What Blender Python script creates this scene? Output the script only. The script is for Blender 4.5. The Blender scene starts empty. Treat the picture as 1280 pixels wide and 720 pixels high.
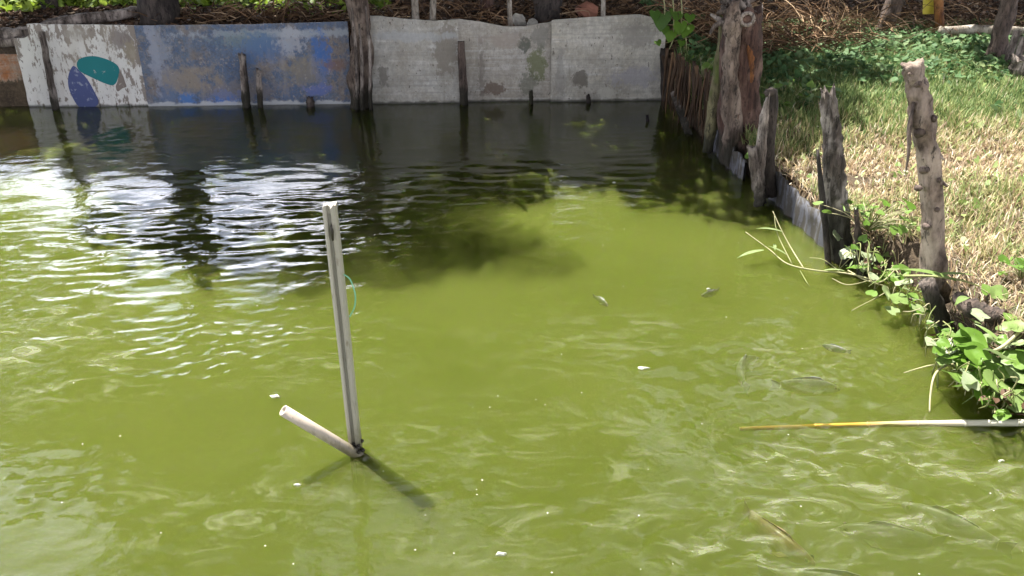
import bpy, math, random
import numpy as np
from mathutils import Vector, Matrix, noise as mn
from math import sin, cos, tan, pi, radians

random.seed(7); RNG = np.random.default_rng(7)
S = bpy.context.scene
COL = S.collection

# ------------------------------------------------------------------ camera
CAM_H = 2.2; PITCH = radians(25.0); FPX = 1065.0
cd = bpy.data.cameras.new("camera"); cam = bpy.data.objects.new("camera", cd); COL.objects.link(cam)
cam.location = (0, 0, CAM_H); cam.rotation_euler = (radians(90) - PITCH, 0, 0)
cd.sensor_width = 36.0; cd.lens = 36.0 * FPX / 1280.0; cd.clip_end = 2000; cd.clip_start = 0.05
S.camera = cam
# ------------------------------------------------------------------ light
SUN_V = Vector((-0.31, 0.30, 1.0)).normalized()          # towards the sun: behind the wall, to the left
SUN_EL = math.asin(SUN_V.z); SUN_AZ = math.atan2(SUN_V.x, SUN_V.y)
w = bpy.data.worlds.new("World"); S.world = w; w.use_nodes = True
wn = w.node_tree; wn.nodes.clear()
wo = wn.nodes.new("ShaderNodeOutputWorld"); bg = wn.nodes.new("ShaderNodeBackground")
sky = wn.nodes.new("ShaderNodeTexSky"); sky.sky_type = 'NISHITA'; sky.sun_disc = False
sky.sun_elevation = SUN_EL; sky.sun_rotation = SUN_AZ
sky.air_density = 1.0; sky.dust_density = 3.0; sky.ozone_density = 1.0
# thin bright cloud over the nishita sky
tc = wn.nodes.new("ShaderNodeTexCoord"); mp = wn.nodes.new("ShaderNodeMapping"); mp.inputs['Scale'].default_value = (1, 1, 2.2)
nz = wn.nodes.new("ShaderNodeTexNoise"); nz.inputs['Scale'].default_value = 2.2; nz.inputs['Detail'].default_value = 6
rp = wn.nodes.new("ShaderNodeValToRGB"); rp.color_ramp.elements[0].position = .34; rp.color_ramp.elements[1].position = .56
mx = wn.nodes.new("ShaderNodeMix"); mx.data_type = 'RGBA'; mx.inputs['B'].default_value = (15.0, 15.0, 16.2, 1)
wn.links.new(tc.outputs['Generated'], mp.inputs[0]); wn.links.new(mp.outputs[0], nz.inputs['Vector'])
wn.links.new(nz.outputs['Fac'], rp.inputs[0]); wn.links.new(rp.outputs[0], mx.inputs['Factor'])
wn.links.new(sky.outputs[0], mx.inputs['A'])
# low sky on the sun's side brightened, shaped for the glare on the water
vn = wn.nodes.new("ShaderNodeVectorMath"); vn.operation = 'NORMALIZE'; wn.links.new(tc.outputs['Generated'], vn.inputs[0])
vd = wn.nodes.new("ShaderNodeVectorMath"); vd.operation = 'DOT_PRODUCT'; vd.inputs[1].default_value = Vector((SUN_V.x, SUN_V.y, .25)).normalized(); wn.links.new(vn.outputs[0], vd.inputs[0])
ma = wn.nodes.new("ShaderNodeMath"); ma.operation = 'MAXIMUM'; ma.inputs[1].default_value = 0; wn.links.new(vd.outputs['Value'], ma.inputs[0])
mb_ = wn.nodes.new("ShaderNodeMath"); mb_.operation = 'POWER'; mb_.inputs[1].default_value = 1.6; wn.links.new(ma.outputs[0], mb_.inputs[0])
mc = wn.nodes.new("ShaderNodeMath"); mc.operation = 'MULTIPLY_ADD'; mc.inputs[1].default_value = 3.6; 
m2 = wn.nodes.new("ShaderNodeMapRange"); m2.interpolation_type = 'SMOOTHSTEP'; m2.inputs['From Min'].default_value = .30; m2.inputs['From Max'].default_value = .78; m2.inputs['To Min'].default_value = 1; m2.inputs['To Max'].default_value = .10
mm = wn.nodes.new("ShaderNodeMath"); mm.operation = 'MULTIPLY'; wn.links.new(mb_.outputs[0], mm.inputs[0]); wn.links.new(m2.outputs[0], mm.inputs[1]); wn.links.new(mm.outputs[0], mc.inputs[0])
vz = wn.nodes.new("ShaderNodeSeparateXYZ"); wn.links.new(vn.outputs[0], vz.inputs[0])          # low haze band brightened all round, shaped to light the wall
mr = wn.nodes.new("ShaderNodeMapRange"); mr.interpolation_type = 'SMOOTHSTEP'; wn.links.new(vz.outputs[2], mr.inputs['Value']); wn.links.new(vz.outputs[2], m2.inputs['Value'])
mr.inputs['From Min'].default_value = .02; mr.inputs['From Max'].default_value = .36; mr.inputs['To Min'].default_value = 2.6; mr.inputs['To Max'].default_value = .07
wn.links.new(mr.outputs[0], mc.inputs[2])
vs = wn.nodes.new("ShaderNodeVectorMath"); vs.operation = 'SCALE'; wn.links.new(mx.outputs['Result'], vs.inputs[0]); wn.links.new(mc.outputs[0], vs.inputs['Scale'])
wn.links.new(vs.outputs[0], bg.inputs['Color'])
wn.links.new(bg.outputs[0], wo.inputs[0]); bg.inputs['Strength'].default_value = 0.052
sl = bpy.data.lights.new("sun", 'SUN'); sl.energy = 5.0; sl.angle = radians(0.55); sl.color = (1.0, 0.95, 0.86)
so = bpy.data.objects.new("sun", sl); COL.objects.link(so); so.rotation_euler = (-SUN_V).to_track_quat('-Z', 'Y').to_euler()
S.view_settings.view_transform = 'Standard'; S.view_settings.look = 'None'; S.view_settings.gamma = 1
S.view_settings.exposure = 1.56
S.cycles.use_denoising = True; S.cycles.volume_bounces = 3; S.cycles.max_bounces = 7; S.cycles.diffuse_bounces = 3
S.cycles.glossy_bounces = 3; S.cycles.transparent_max_bounces = 8; S.cycles.caustics_reflective = False; S.cycles.caustics_refractive = False
S.cycles.sample_clamp_indirect = 6

# ------------------------------------------------------------------ pixel helpers (photo pixels, 1280 wide)
def ray(px, py):
    u = (px - 640) / FPX; v = (360 - py) / FPX
    return Vector((u, cos(PITCH) + v * sin(PITCH), -sin(PITCH) + v * cos(PITCH)))
def G(px, py, z=0.0):
    d = ray(px, py); t = (z - CAM_H) / d.z
    return Vector((d.x * t, d.y * t, z))
def Vp(px, py, Y):
    d = ray(px, py); t = Y / d.y
    return Vector((d.x * t, Y, CAM_H + d.z * t))
WL = G(60, 134); WR = G(828, 124.5)
WD = (WR - WL).normalized(); WN = Vector((WD.y, -WD.x, 0))       # normal towards the camera
W_ANG = math.atan2(WD.y, WD.x)
def Wp(px, py, off=0.0):
    """point on the wall plane seen at the pixel; off = metres towards the camera"""
    d = ray(px, py); o = Vector((0, 0, CAM_H)); p0 = WL + WN * off
    t = (p0 - o).dot(WN) / d.dot(WN); return o + d * t
def UZ(px, py, off=0.0):
    p = Wp(px, py, off); return ((p - WL).dot(WD), p.z)

# ------------------------------------------------------------------ object helpers
def tag(o, label=None, cat=None, group=None, kind=None):
    if label: o['label'] = label
    if cat: o['category'] = cat
    if group: o['group'] = group
    if kind: o['kind'] = kind
    return o
def thing(name, label, cat, loc=(0, 0, 0), group=None):
    o = bpy.data.objects.new(name, None); COL.objects.link(o); o.location = loc; o.empty_display_size = .1
    return tag(o, label, cat, group)
def link(name, me, parent=None, mat=None):
    o = bpy.data.objects.new(name, me); COL.objects.link(o)
    if mat and not me.materials: me.materials.append(mat)
    if parent:
        o.parent = parent
        base = Vector((0, 0, 0)); p = parent
        while p: base += Vector(p.location); p = p.parent
        o.location = -base            # meshes are written in world coordinates
    return o
def np_mesh(name, V, F, smooth=True, tint=None):
    V = np.asarray(V, dtype=np.float32); F = np.asarray(F, dtype=np.int32); k = F.shape[1]
    me = bpy.data.meshes.new(name)
    me.vertices.add(len(V)); me.vertices.foreach_set('co', V.ravel())
    me.loops.add(F.size); me.loops.foreach_set('vertex_index', F.ravel())
    me.polygons.add(len(F)); me.polygons.foreach_set('loop_start', np.arange(0, F.size, k, dtype=np.int32))
    try: me.polygons.foreach_set('loop_total', np.full(len(F), k, dtype=np.int32))
    except Exception: pass
    me.polygons.foreach_set('use_smooth', np.full(len(F), smooth))
    me.update(calc_edges=True)
    if tint is not None:
        a = me.attributes.new('tint', 'FLOAT', 'POINT'); a.data.foreach_set('value', np.asarray(tint, dtype=np.float32))
    return me
class MB:
    def __init__(s): s.v = []; s.f = []; s.t = []
    def add(s, V, F, t=0.5):
        n = len(s.v); s.v += [tuple(p) for p in V]; s.f += [tuple(i + n for i in f) for f in F]
        s.t += list(t) if hasattr(t, '__len__') else [t] * len(V)
        return s
    def mesh(s, name, smooth=True):
        me = bpy.data.meshes.new(name); me.from_pydata(s.v, [], s.f); me.update()
        me.polygons.foreach_set('use_smooth', [smooth] * len(me.polygons))
        a = me.attributes.new('tint', 'FLOAT', 'POINT'); a.data.foreach_set('value', s.t)
        return me
    def build(s, name, mat, parent=None, smooth=True):
        return link(name, s.mesh(name, smooth), parent, mat)
def spline(pts, n):
    P = [Vector(p) for p in pts]
    if len(P) == 2: return [P[0].lerp(P[1], i / n) for i in range(n + 1)]
    P = [2 * P[0] - P[1]] + P + [2 * P[-1] - P[-2]]; m = len(P) - 3; out = []
    for i in range(n + 1):
        t = i / n * m; k = min(int(t), m - 1); t -= k
        a, b, c, d = P[k:k + 4]
        out.append(.5 * ((2 * b) + (c - a) * t + (2 * a - 5 * b + 4 * c - d) * t * t + (3 * b - a - 3 * c + d) * t ** 3))
    return out
def lerp_list(r, n):
    return [float(np.interp(i / n, np.linspace(0, 1, len(r)), r)) for i in range(n + 1)]
def tube(mb, pts, radii, sides=8, n=None, rough=0.0, groove=0.0, seed=0, jag=0.0, flat=1.0, tint=0.5, cap=True):
    n = n or max(2, (len(pts) - 1) * 4)
    C = spline(pts, n); R = lerp_list(radii, n); rnd = random.Random(seed)
    gr = [rnd.uniform(-1, 1) for _ in range(sides)]
    V = []; up = Vector((0.13, 1, 0.07)).normalized()
    for i, c in enumerate(C):
        t = (C[min(i + 1, n)] - C[max(i - 1, 0)]).normalized()
        u = up - t * up.dot(t); u.normalize(); up = u; w_ = t.cross(u)
        for j in range(sides):
            a = 2 * pi * j / sides
            r = R[i] * (1 + groove * gr[j] * (0.7 + .5 * sin(i * .37 + j)))
            if rough and sides >= 12: r += R[i] * rough * .6 * mn.noise(Vector((cos(a) * 4.5 + seed, sin(a) * 4.5, (c.z + c.x) * (.10 / max(R[i], .02)))))
            if rough: r += R[i] * rough * mn.noise(Vector((cos(a) * 1.6 + seed * 3.1, sin(a) * 1.6, (c.z + c.x + c.y) * (.35 / max(R[i], .02)))))
            p = c + u * (cos(a) * r) + w_ * (sin(a) * r * flat)
            if i == n and jag: p += t * rnd.uniform(-jag, jag)
            V.append(p)
    F = []
    for i in range(n):
        for j in range(sides):
            k = (j + 1) % sides
            F.append((i * sides + j, i * sides + k, (i + 1) * sides + k, (i + 1) * sides + j))
    if cap:
        V.append(C[-1] - (C[-1] - C[-2]).normalized() * (jag * .6)); q = len(V) - 1
        for j in range(sides): F.append((n * sides + j, n * sides + (j + 1) % sides, q))
        V.append(C[0]); q = len(V) - 1
        for j in range(sides): F.append(((j + 1) % sides, j, q))
    mb.add(V, F, tint); return mb
def box(mb, c, ax, ay, az, tint=.5):
    c = Vector(c); ax = Vector(ax); ay = Vector(ay); az = Vector(az)
    V = [c + sx * ax + sy * ay + sz * az for sz in (-1, 1) for sy in (-1, 1) for sx in (-1, 1)]
    mb.add(V, [(0, 2, 3, 1), (4, 5, 7, 6), (0, 1, 5, 4), (2, 6, 7, 3), (0, 4, 6, 2), (1, 3, 7, 5)], tint); return mb

# ------------------------------------------------------------------ materials
class NT:
    def __init__(s, name):
        s.m = bpy.data.materials.new(name); s.m.use_nodes = True; s.t = s.m.node_tree; s.t.nodes.clear()
        s.out = s.n('ShaderNodeOutputMaterial'); s.b = s.n('ShaderNodeBsdfPrincipled'); s.l(s.b.outputs[0], s.out.inputs[0])
        s.tc = s.n('ShaderNodeTexCoord')
    def n(s, t, **k):
        nd = s.t.nodes.new(t)
        for a, b in k.items(): setattr(nd, a, b)
        return nd
    def l(s, a, b): s.t.links.new(a, b)
    def val(s, x, sock):
        if hasattr(x, 'node'): s.l(x, sock)
        else: sock.default_value = x
    def noise(s, scale, detail=4, rough=.55, stretch=(1, 1, 1), off=(0, 0, 0), coord=None, dist=0):
        mp = s.n('ShaderNodeMapping'); mp.inputs['Scale'].default_value = stretch; mp.inputs['Location'].default_value = off
        s.l(coord or s.tc.outputs['Object'], mp.inputs[0])
        z = s.n('ShaderNodeTexNoise'); z.inputs['Scale'].default_value = scale; z.inputs['Detail'].default_value = detail
        z.inputs['Roughness'].default_value = rough; z.inputs['Distortion'].default_value = dist
        s.l(mp.outputs[0], z.inputs['Vector']); return z.outputs['Fac']
    def ramp(s, fac, stops):
        r = s.n('ShaderNodeValToRGB'); e = r.color_ramp.elements
        while len(e) < len(stops): e.new(.5)
        for k, (p, c) in enumerate(stops):
            e[k].position = p; e[k].color = (c, c, c, 1) if not hasattr(c, '__len__') else (*c, 1)
        s.l(fac, r.inputs[0]); return r.outputs[0]
    def mix(s, f, a, b, mode='MIX'):
        m = s.n('ShaderNodeMix', data_type='RGBA', blend_type=mode)
        s.val(f, m.inputs['Factor'])
        for x, q in ((a, 'A'), (b, 'B')):
            if hasattr(x, 'node'): s.l(x, m.inputs[q])
            else: m.inputs[q].default_value = (*x, 1)
        return m.outputs['Result']
    def math(s, op, a, b=0.0, c=0.0):
        m = s.n('ShaderNodeMath', operation=op); s.val(a, m.inputs[0]); s.val(b, m.inputs[1])
        if op in ('MULTIPLY_ADD',): s.val(c, m.inputs[2])
        return m.outputs[0]
    def sstep(s, x, a, b):
        m = s.n('ShaderNodeMapRange', interpolation_type='SMOOTHSTEP'); s.val(x, m.inputs['Value'])
        m.inputs['From Min'].default_value = a; m.inputs['From Max'].default_value = b
        return m.outputs[0]
    def bump(s, h, strength=.5, dist=.01):
        b = s.n('ShaderNodeBump'); b.inputs['Strength'].default_value = strength; b.inputs['Distance'].default_value = dist
        s.l(h, b.inputs['Height']); s.l(b.outputs[0], s.b.inputs['Normal']); return b
    def color(s, c): s.val(c, s.b.inputs['Base Color']) if hasattr(c, 'node') else setattr(s.b.inputs['Base Color'], 'default_value', (*c, 1))
    def rough(s, r): s.val(r, s.b.inputs['Roughness'])
    def xyz(s):
        q = s.n('ShaderNodeSeparateXYZ'); s.l(s.tc.outputs['Object'], q.inputs[0]); return q.outputs
    def patch(s, cx, cz, rx, rz, warp, soft=.25, amt=.9):
        """soft-edged weathered patch round (cx,cz) on a wall panel, broken up by a noise"""
        X = s.xyz()
        a = s.math('DIVIDE', s.math('SUBTRACT', X[0], cx), rx); b = s.math('DIVIDE', s.math('SUBTRACT', X[2], cz), rz)
        d = s.math('SQRT', s.math('ADD', s.math('MULTIPLY', a, a), s.math('MULTIPLY', b, b)))
        if not hasattr(s, 'fw'): s.fw = s.noise(24, 6, .8, (1, 1, .6), (2, 2, 2))
        d = s.math('ADD', d, s.math('MULTIPLY', s.math('SUBTRACT', warp, .5), 3.2)); d = s.math('ADD', d, s.math('MULTIPLY', s.math('SUBTRACT', s.fw, .5), 2.6))
        return s.math('MULTIPLY', s.math('SUBTRACT', 1.0, s.sstep(d, 1 - soft, 1 + soft)), amt)
    def attr(s, name='tint'):
        a = s.n('ShaderNodeAttribute', attribute_name=name); return a.outputs['Fac']

def wood(name, dark, mid, light, fine=60, stretch=(1, 1, .12), wet=True, bs=.9, moss=None):
    m = NT(name); a = m.noise(fine, 6, .65, stretch); b = m.noise(7, 5, .6, (1, 1, .5), (3, 1, 0)); c = m.noise(26, 5, .7, (1, 1, .35), (9, 0, 2))
    col = m.mix(a, dark, light); col = m.mix(m.ramp(a, [(.35, 0), (.65, 1)]), dark, mid)
    col = m.mix(m.ramp(b, [(.45, 0), (.68, 1)]), col, light)
    col = m.mix(m.ramp(c, [(.56, 0), (.64, .85)]), col, tuple(x * .35 for x in dark))
    ck = m.noise(fine * .55, 3, .5, stretch, (2, 7, 4), None, .4); ckl = m.ramp(m.math('ABSOLUTE', m.math('SUBTRACT', ck, .5)), [(.0, .6 if stretch[2] < .3 else .12), (.018, 0)]); col = m.mix(ckl, col, tuple(x * .3 for x in dark))
    if moss: col = m.mix(m.ramp(b, [(.35, .7), (.5, 0)]), col, moss)
    if wet:
        z = m.xyz_world()[2] if hasattr(m, 'xyz_world') else None
        g = m.n('ShaderNodeNewGeometry'); q = m.n('ShaderNodeSeparateXYZ'); m.l(g.outputs['Position'], q.inputs[0])
        wv = m.math('ADD', q.outputs[2], m.math('MULTIPLY', m.math('SUBTRACT', b, .5), .5))
        wf = m.math('SUBTRACT', 1.0, m.sstep(wv, .12 if wet is True else .3, .30 if wet is True else .3 + wet * .6))
        col = m.mix(m.math('MULTIPLY', wf, .88), col, (.016, .016, .009))
    m.color(col); m.rough(.85); m.bump(m.math('SUBTRACT', m.math('ADD', a, m.math('MULTIPLY', c, .8)), m.math('MULTIPLY', ckl, .8)), bs, .014); return m.m
MAT = {}
MAT['driftwood'] = wood('grey_driftwood', (.030, .024, .021), (.17, .135, .115), (.46, .40, .36), 48, (1, 1, .08))
MAT['split_post'] = wood('split_blackened_wood', (.022, .018, .016), (.13, .105, .09), (.50, .45, .42), 40, (1, 1, .05), wet=.55)
MAT['palm_bark'] = wood('fibrous_palm_bark', (.05, .035, .028), (.17, .125, .10), (.34, .27, .22), 40, (1, 1, .12))
MAT['bark_pale'] = wood('pale_flaking_bark', (.06, .042, .033), (.27, .205, .165), (.44, .36, .30), 22, (1, 1, .55))
MAT['bark_brown'] = wood('brown_bark', (.035, .026, .022), (.12, .085, .07), (.22, .165, .14), 40, (1, 1, .18))
MAT['bark_dark'] = wood('dark_bark', (.012, .010, .010), (.045, .036, .032), (.10, .08, .07), 30, (1, 1, .3), wet=False)
MAT['bark_red'] = wood('red_brown_heartwood', (.03, .014, .011), (.10, .05, .038), (.22, .14, .11), 46, (1, 1, .1))
MAT['bark_orange'] = wood('orange_split_wood', (.08, .03, .012), (.24, .09, .025), (.36, .17, .06), 50, (1, 1, .15), wet=False)
MAT['stick'] = wood('pale_stick', (.16, .13, .10), (.34, .30, .25), (.50, .46, .40), 60, (1, 1, .2), wet=False, bs=.4)
MAT['moss_wood'] = wood('mossy_wood', (.05, .045, .025), (.15, .13, .07), (.26, .24, .13), 40, (1, 1, .2), moss=(.12, .17, .03))

def plant_mat(name, stops, transl=.35, rough=.5, spec=.3, veins=False):
    m = NT(name); t = m.attr(); nz = m.noise(9, 3)
    f = m.math('ADD', m.math('MULTIPLY', t, .8), m.math('MULTIPLY', nz, .25))
    col = m.ramp(f, stops)
    if 'leaf' in name: col = m.mix(m.ramp(m.noise(55, 4, .7), [(.60, 0), (.68, .6)]), col, (.26, .19, .06))
    m.color(col); m.rough(rough); m.b.inputs['Specular IOR Level'].default_value = spec
    if transl:
        tr = m.n('ShaderNodeBsdfTranslucent'); mxs = m.n('ShaderNodeMixShader'); mxs.inputs[0].default_value = transl
        c2 = m.mix(.5, col, (.30, .42, .03)) if transl > .3 else col
        m.l(c2, tr.inputs[0]); m.l(m.b.outputs[0], mxs.inputs[1]); m.l(tr.outputs[0], mxs.inputs[2]); m.l(mxs.outputs[0], m.out.inputs[0])
    return m.m
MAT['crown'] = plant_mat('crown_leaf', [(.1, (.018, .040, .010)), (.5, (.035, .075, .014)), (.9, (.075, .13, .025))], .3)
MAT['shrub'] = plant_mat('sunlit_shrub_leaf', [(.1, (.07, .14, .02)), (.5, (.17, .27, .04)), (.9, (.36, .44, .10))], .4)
MAT['frond'] = plant_mat('palm_leaflet', [(.1, (.03, .06, .012)), (.9, (.09, .14, .03))], .3)
MAT['grass'] = plant_mat('grass_blade', [(.0, (.05, .11, .04)), (.22, (.12, .21, .07)), (.40, (.29, .35, .13)), (.53, (.46, .40, .21)), (.66, (.60, .47, .30)), (.77, (.27, .17, .11)), (.87, (.64, .53, .40)), (1., (.85, .80, .66))], .25, .6)
MAT['ivy'] = plant_mat('creeper_leaf', [(.1, (.035, .09, .035)), (.5, (.09, .18, .07)), (.9, (.19, .27, .13))], .25, .6, .25)
MAT['weedleaf'] = plant_mat('weed_leaf', [(.1, (.10, .18, .04)), (.5, (.24, .32, .10)), (.8, (.44, .46, .26)), (1., (.62, .58, .44))], .25, .5)
MAT['bigleaf'] = plant_mat('broad_leaf', [(.1, (.055, .13, .018)), (.45, (.13, .25, .03)), (.75, (.24, .33, .12)), (1., (.42, .48, .33))], .3, .42, .5)
MAT['greenstem'] = plant_mat('green_stem', [(.1, (.10, .15, .035)), (.6, (.24, .26, .10)), (.9, (.42, .38, .24))], .0, .5)
MAT['dry'] = plant_mat('dry_twig', [(.0, (.015, .010, .007)), (.4, (.08, .048, .028)), (.75, (.22, .13, .07)), (1., (.48, .36, .23))], .0, .8)
MAT['litter'] = plant_mat('dead_leaf', [(.0, (.018, .012, .009)), (.55, (.05, .03, .02)), (.8, (.16, .09, .055)), (1., (.42, .32, .24))], .1, .7)

def ground_mat():
    m = NT('earth'); a = m.noise(3.5, 6, .6); b = m.noise(40, 5, .7)
    col = m.ramp(a, [(.3, (.035, .024, .016)), (.5, (.07, .05, .032)), (.7, (.12, .09, .055))])
    col = m.mix(m.ramp(b, [(.45, .0), (.7, .5)]), col, (.20, .145, .09)); m.color(col); m.rough(.95)
    m.bump(b, .8, .03); return m.m
MAT['earth'] = ground_mat()
def panel_wear(m, col, z0=.0):
    """waterline: thin damp strip"""
    X = m.xyz(); n_ = m.noise(12, 4)
    z = m.math('ADD', X[2], m.math('MULTIPLY', m.math('SUBTRACT', n_, .5), .05))
    return m.mix(m.math('MULTIPLY', m.math('SUBTRACT', 1.0, m.sstep(z, .005, .035)), .75), col, (.03, .035, .025))
def white_panel_mat():
    m = NT('peeling_white_paint'); big = m.noise(3.2, 5, .6); fine = m.noise(15, 6, .68, (1, 1, .45)); fl = m.noise(38, 5, .7, (1, 1, .5))
    X = m.xyz()
    base = m.mix(m.noise(5, 4), (.80, .79, .76), (.60, .60, .60))
    up = m.sstep(X[2], .35, .9); rt = m.sstep(X[0], .75, 1.15)
    thr = m.math('ADD', fine, m.math('MULTIPLY', m.math('MAXIMUM', up, rt), .085))
    base = m.mix(m.ramp(thr, [(.555, 0), (.60, 1)]), base, m.mix(big, (.20, .17, .15), (.34, .30, .27)))
    base = m.mix(m.ramp(fl, [(.62, 0), (.66, .8)]), base, (.12, .10, .09))
    u, z = UZ(152, 50); base = m.mix(m.patch(u, z, .13, .10, fine), base, (.22, .19, .18))
    u, z = UZ(163, 65); base = m.mix(m.patch(u, z, .07, .12, fine), base, (.30, .26, .20))
    u, z = UZ(95, 42); base = m.mix(m.patch(u, z, .14, .06, fine, .3, .6), base, (.42, .40, .38))
    base = m.mix(m.ramp(m.noise(4, 3, .6, (1, 1, .15)), [(.5, 0), (.75, .5)]), base, (.42, .38, .32))
    m.color(panel_wear(m, base)); m.rough(.8); m.bump(thr, .6, .01); return m.m
def blue_panel_mat():
    m = NT('weathered_blue_paint'); n1 = m.noise(2.6, 6, .62); n2 = m.noise(8, 6, .65); n3 = m.noise(30, 5, .7); nv = m.noise(5, 4, .6, (1, 1, .2))
    c = m.ramp(n1, [(.38, (.085, .135, .25)), (.50, (.13, .17, .25)), (.60, (.20, .18, .18)), (.72, (.24, .19, .14))])
    c = m.mix(m.ramp(n2, [(.52, 0), (.60, .8)]), c, (.08, .13, .24))
    c = m.mix(m.ramp(m.noise(45, 6, .8), [(.40, .55), (.52, 0)]), c, (.09, .08, .075)); c = m.mix(m.ramp(m.noise(17, 6, .8, (1, 1, .7), (8, 1, 1)), [(.53, 0), (.62, .6)]), c, (.30, .27, .25))
    def P(px, py, rx, rz, col, soft=.25, amt=.9, wn_=None):
        nonlocal c
        u, z = UZ(px, py); c = m.mix(m.patch(u, z, rx, rz, wn_ or n2, soft, amt), c, col)
    P(350, 42, .85, .045, (.36, .40, .46), .4, .8); P(310, 50, .35, .10, (.17, .24, .27), .4, .7); P(330, 60, .30, .14, (.08, .16, .34), .4, .7)
    P(363, 52, .14, .14, (.42, .44, .50), .3, .7); P(402, 72, .10, .24, (.05, .15, .44), .3, .8); P(283, 122, .17, .09, (.06, .18, .55), .3)
    P(235, 124, .12, .08, (.08, .20, .50), .3); P(210, 110, .12, .3, (.14, .20, .34), .4, .7); P(380, 88, .22, .16, (.28, .23, .14), .5, .55); P(300, 112, .5, .1, (.24, .21, .20), .4, .6)
    P(420, 82, .12, .06, (.20, .11, .09), .5, .6); P(230, 98, .3, .14, (.30, .25, .19), .5, .7); P(200, 60, .12, .2, (.30, .33, .40), .4, .6)
    P(398, 112, .14, .06, (.12, .16, .42), .4, .7); P(190, 52, .05, .5, (.30, .33, .42), .4, .7)
    c = m.mix(m.ramp(n3, [(.62, 0), (.68, .7)]), c, (.10, .085, .08)); c = m.mix(m.ramp(nv, [(.56, 0), (.72, .45)]), c, (.30, .30, .32))
    c = m.mix(m.ramp(m.noise(22, 5, .7, (1, 1, 1), (4, 0, 7)), [(.60, 0), (.66, .6)]), c, (.36, .33, .31))
    X = m.xyz(); zz = m.math('ADD', X[2], m.math('MULTIPLY', m.math('SUBTRACT', n2, .5), .16))
    lime = m.math('MULTIPLY', m.math('SUBTRACT', 1.0, m.sstep(zz, .02, .05)), .8); c = m.mix(lime, c, (.52, .54, .56))
    m.color(c); m.rough(.75); m.bump(m.math('ADD', n2, m.math('MULTIPLY', n3, .6)), .6, .012); return m.m
def sheet_mat(name, tone, seed, patches=()):
    m = NT(name); st = m.noise(9, 6, .7, (.10, 1, 2.2), (seed, 0, seed)); bl = m.noise(3, 5, .6, (1, 1, 1), (seed * 2, 0, 1)); sp = m.noise(26, 5, .7, (1, 1, .5), (0, 0, seed)); wp = m.noise(9, 5, .65, (1, 1, 1), (seed, 3, 3))
    c = m.mix(m.ramp(bl, [(.35, 0), (.65, 1)]), tone, tuple(x * y for x, y in zip(tone, (.86, .82, .74))))
    c = m.mix(m.ramp(st, [(.53, 0), (.62, .6)]), c, (.72, .72, .71)); c = m.mix(m.ramp(st, [(.36, .75), (.47, 0)]), c, tuple(x * .6 for x in tone))
    c = m.mix(m.ramp(m.noise(5, 8, .78, (1, 1, 1), (seed, seed, 2)), [(.42, 0), (.60, .75)]), c, (.36, .33, .285)); c = m.mix(m.ramp(m.noise(22, 6, .8, (1, 1, .7), (seed, 2, 2)), [(.45, .35), (.55, 0)]), c, tuple(x * .4 for x in tone)); c = m.mix(m.ramp(m.noise(7, 5, .7, (1, 1, .12), (seed, 9, 2)), [(.55, 0), (.68, .4)]), c, (.20, .19, .15))
    c = m.mix(m.ramp(sp, [(.62, 0), (.66, .8)]), c, (.07, .06, .05))
    for px, py, rx, rz, col, amt in patches:
        u, z = UZ(px, py); c = m.mix(m.patch(u, z, rx, rz, wp, .25, amt), c, col)
    m.color(panel_wear(m, c)); m.rough(.85); m.bump(m.math('ADD', st, sp), .5, .01); return m.m
MAT['white_panel'] = white_panel_mat(); MAT['blue_panel'] = blue_panel_mat()
MAT['sheet_a'] = sheet_mat('weathered_grey_sheet', (0.582, 0.582, 0.56), 1.3, [(558, 60, .12, .32, (.24, .215, .18), .8), (480, 95, .05, .1, (.2, .19, .17), .8), (510, 45, .5, .05, (.44, .46, .48), .6)])
MAT['sheet_b'] = sheet_mat('stained_grey_sheet', (0.493, 0.47, 0.437), 4.1, [(655, 55, .07, .09, (.08, .09, .07), .8), (672, 80, .10, .16, (.14, .16, .07), .8), (617, 112, .12, .07, (.15, .11, .085), .85), (660, 105, .1, .12, (.12, .13, .09), .6), (602, 90, .04, .28, (.16, .14, .12), .6), (630, 50, .2, .07, (.36, .31, .27), .6), (676, 45, .1, .14, (.19, .19, .17), .6)])
MAT['sheet_c'] = sheet_mat('pale_grey_sheet', (0.605, 0.594, 0.549), 7.7, [(725, 98, .08, .09, (.17, .155, .13), .85), (757, 115, .13, .05, (.55, .54, .48), .8), (800, 45, .25, .12, (.25, .24, .22), .6), (790, 95, .25, .1, (.40, .39, .43), .7), (700, 90, .05, .3, (.29, .28, .26), .6)])
MAT['rust'] = sheet_mat('rusty_orange_sheet', (.42, .17, .07), 2.2, [(10, 115, .6, .10, (.06, .05, .03), .9)])
def paint(name, col, worn, thr=.60):
    m = NT(name); a = m.noise(14, 5, .65); b = m.noise(40, 4)
    c = m.mix(m.noise(4, 4), col, tuple(x * .78 for x in col)); c = m.mix(m.ramp(a, [(thr, 0), (thr + .04, 1)]), c, worn); m.color(c); m.rough(.7); m.bump(b, .25, .004); return m.m
MAT['teal'] = paint('teal_paint', (.006, .20, .22), (.34, .38, .37), .63)
MAT['navy'] = paint('blue_petal_paint', (.075, .10, .26), (.26, .29, .40), .58)
MAT['wornpaint'] = paint('worn_brown_paint', (.24, .20, .18), (.55, .53, .48), .60)
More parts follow.
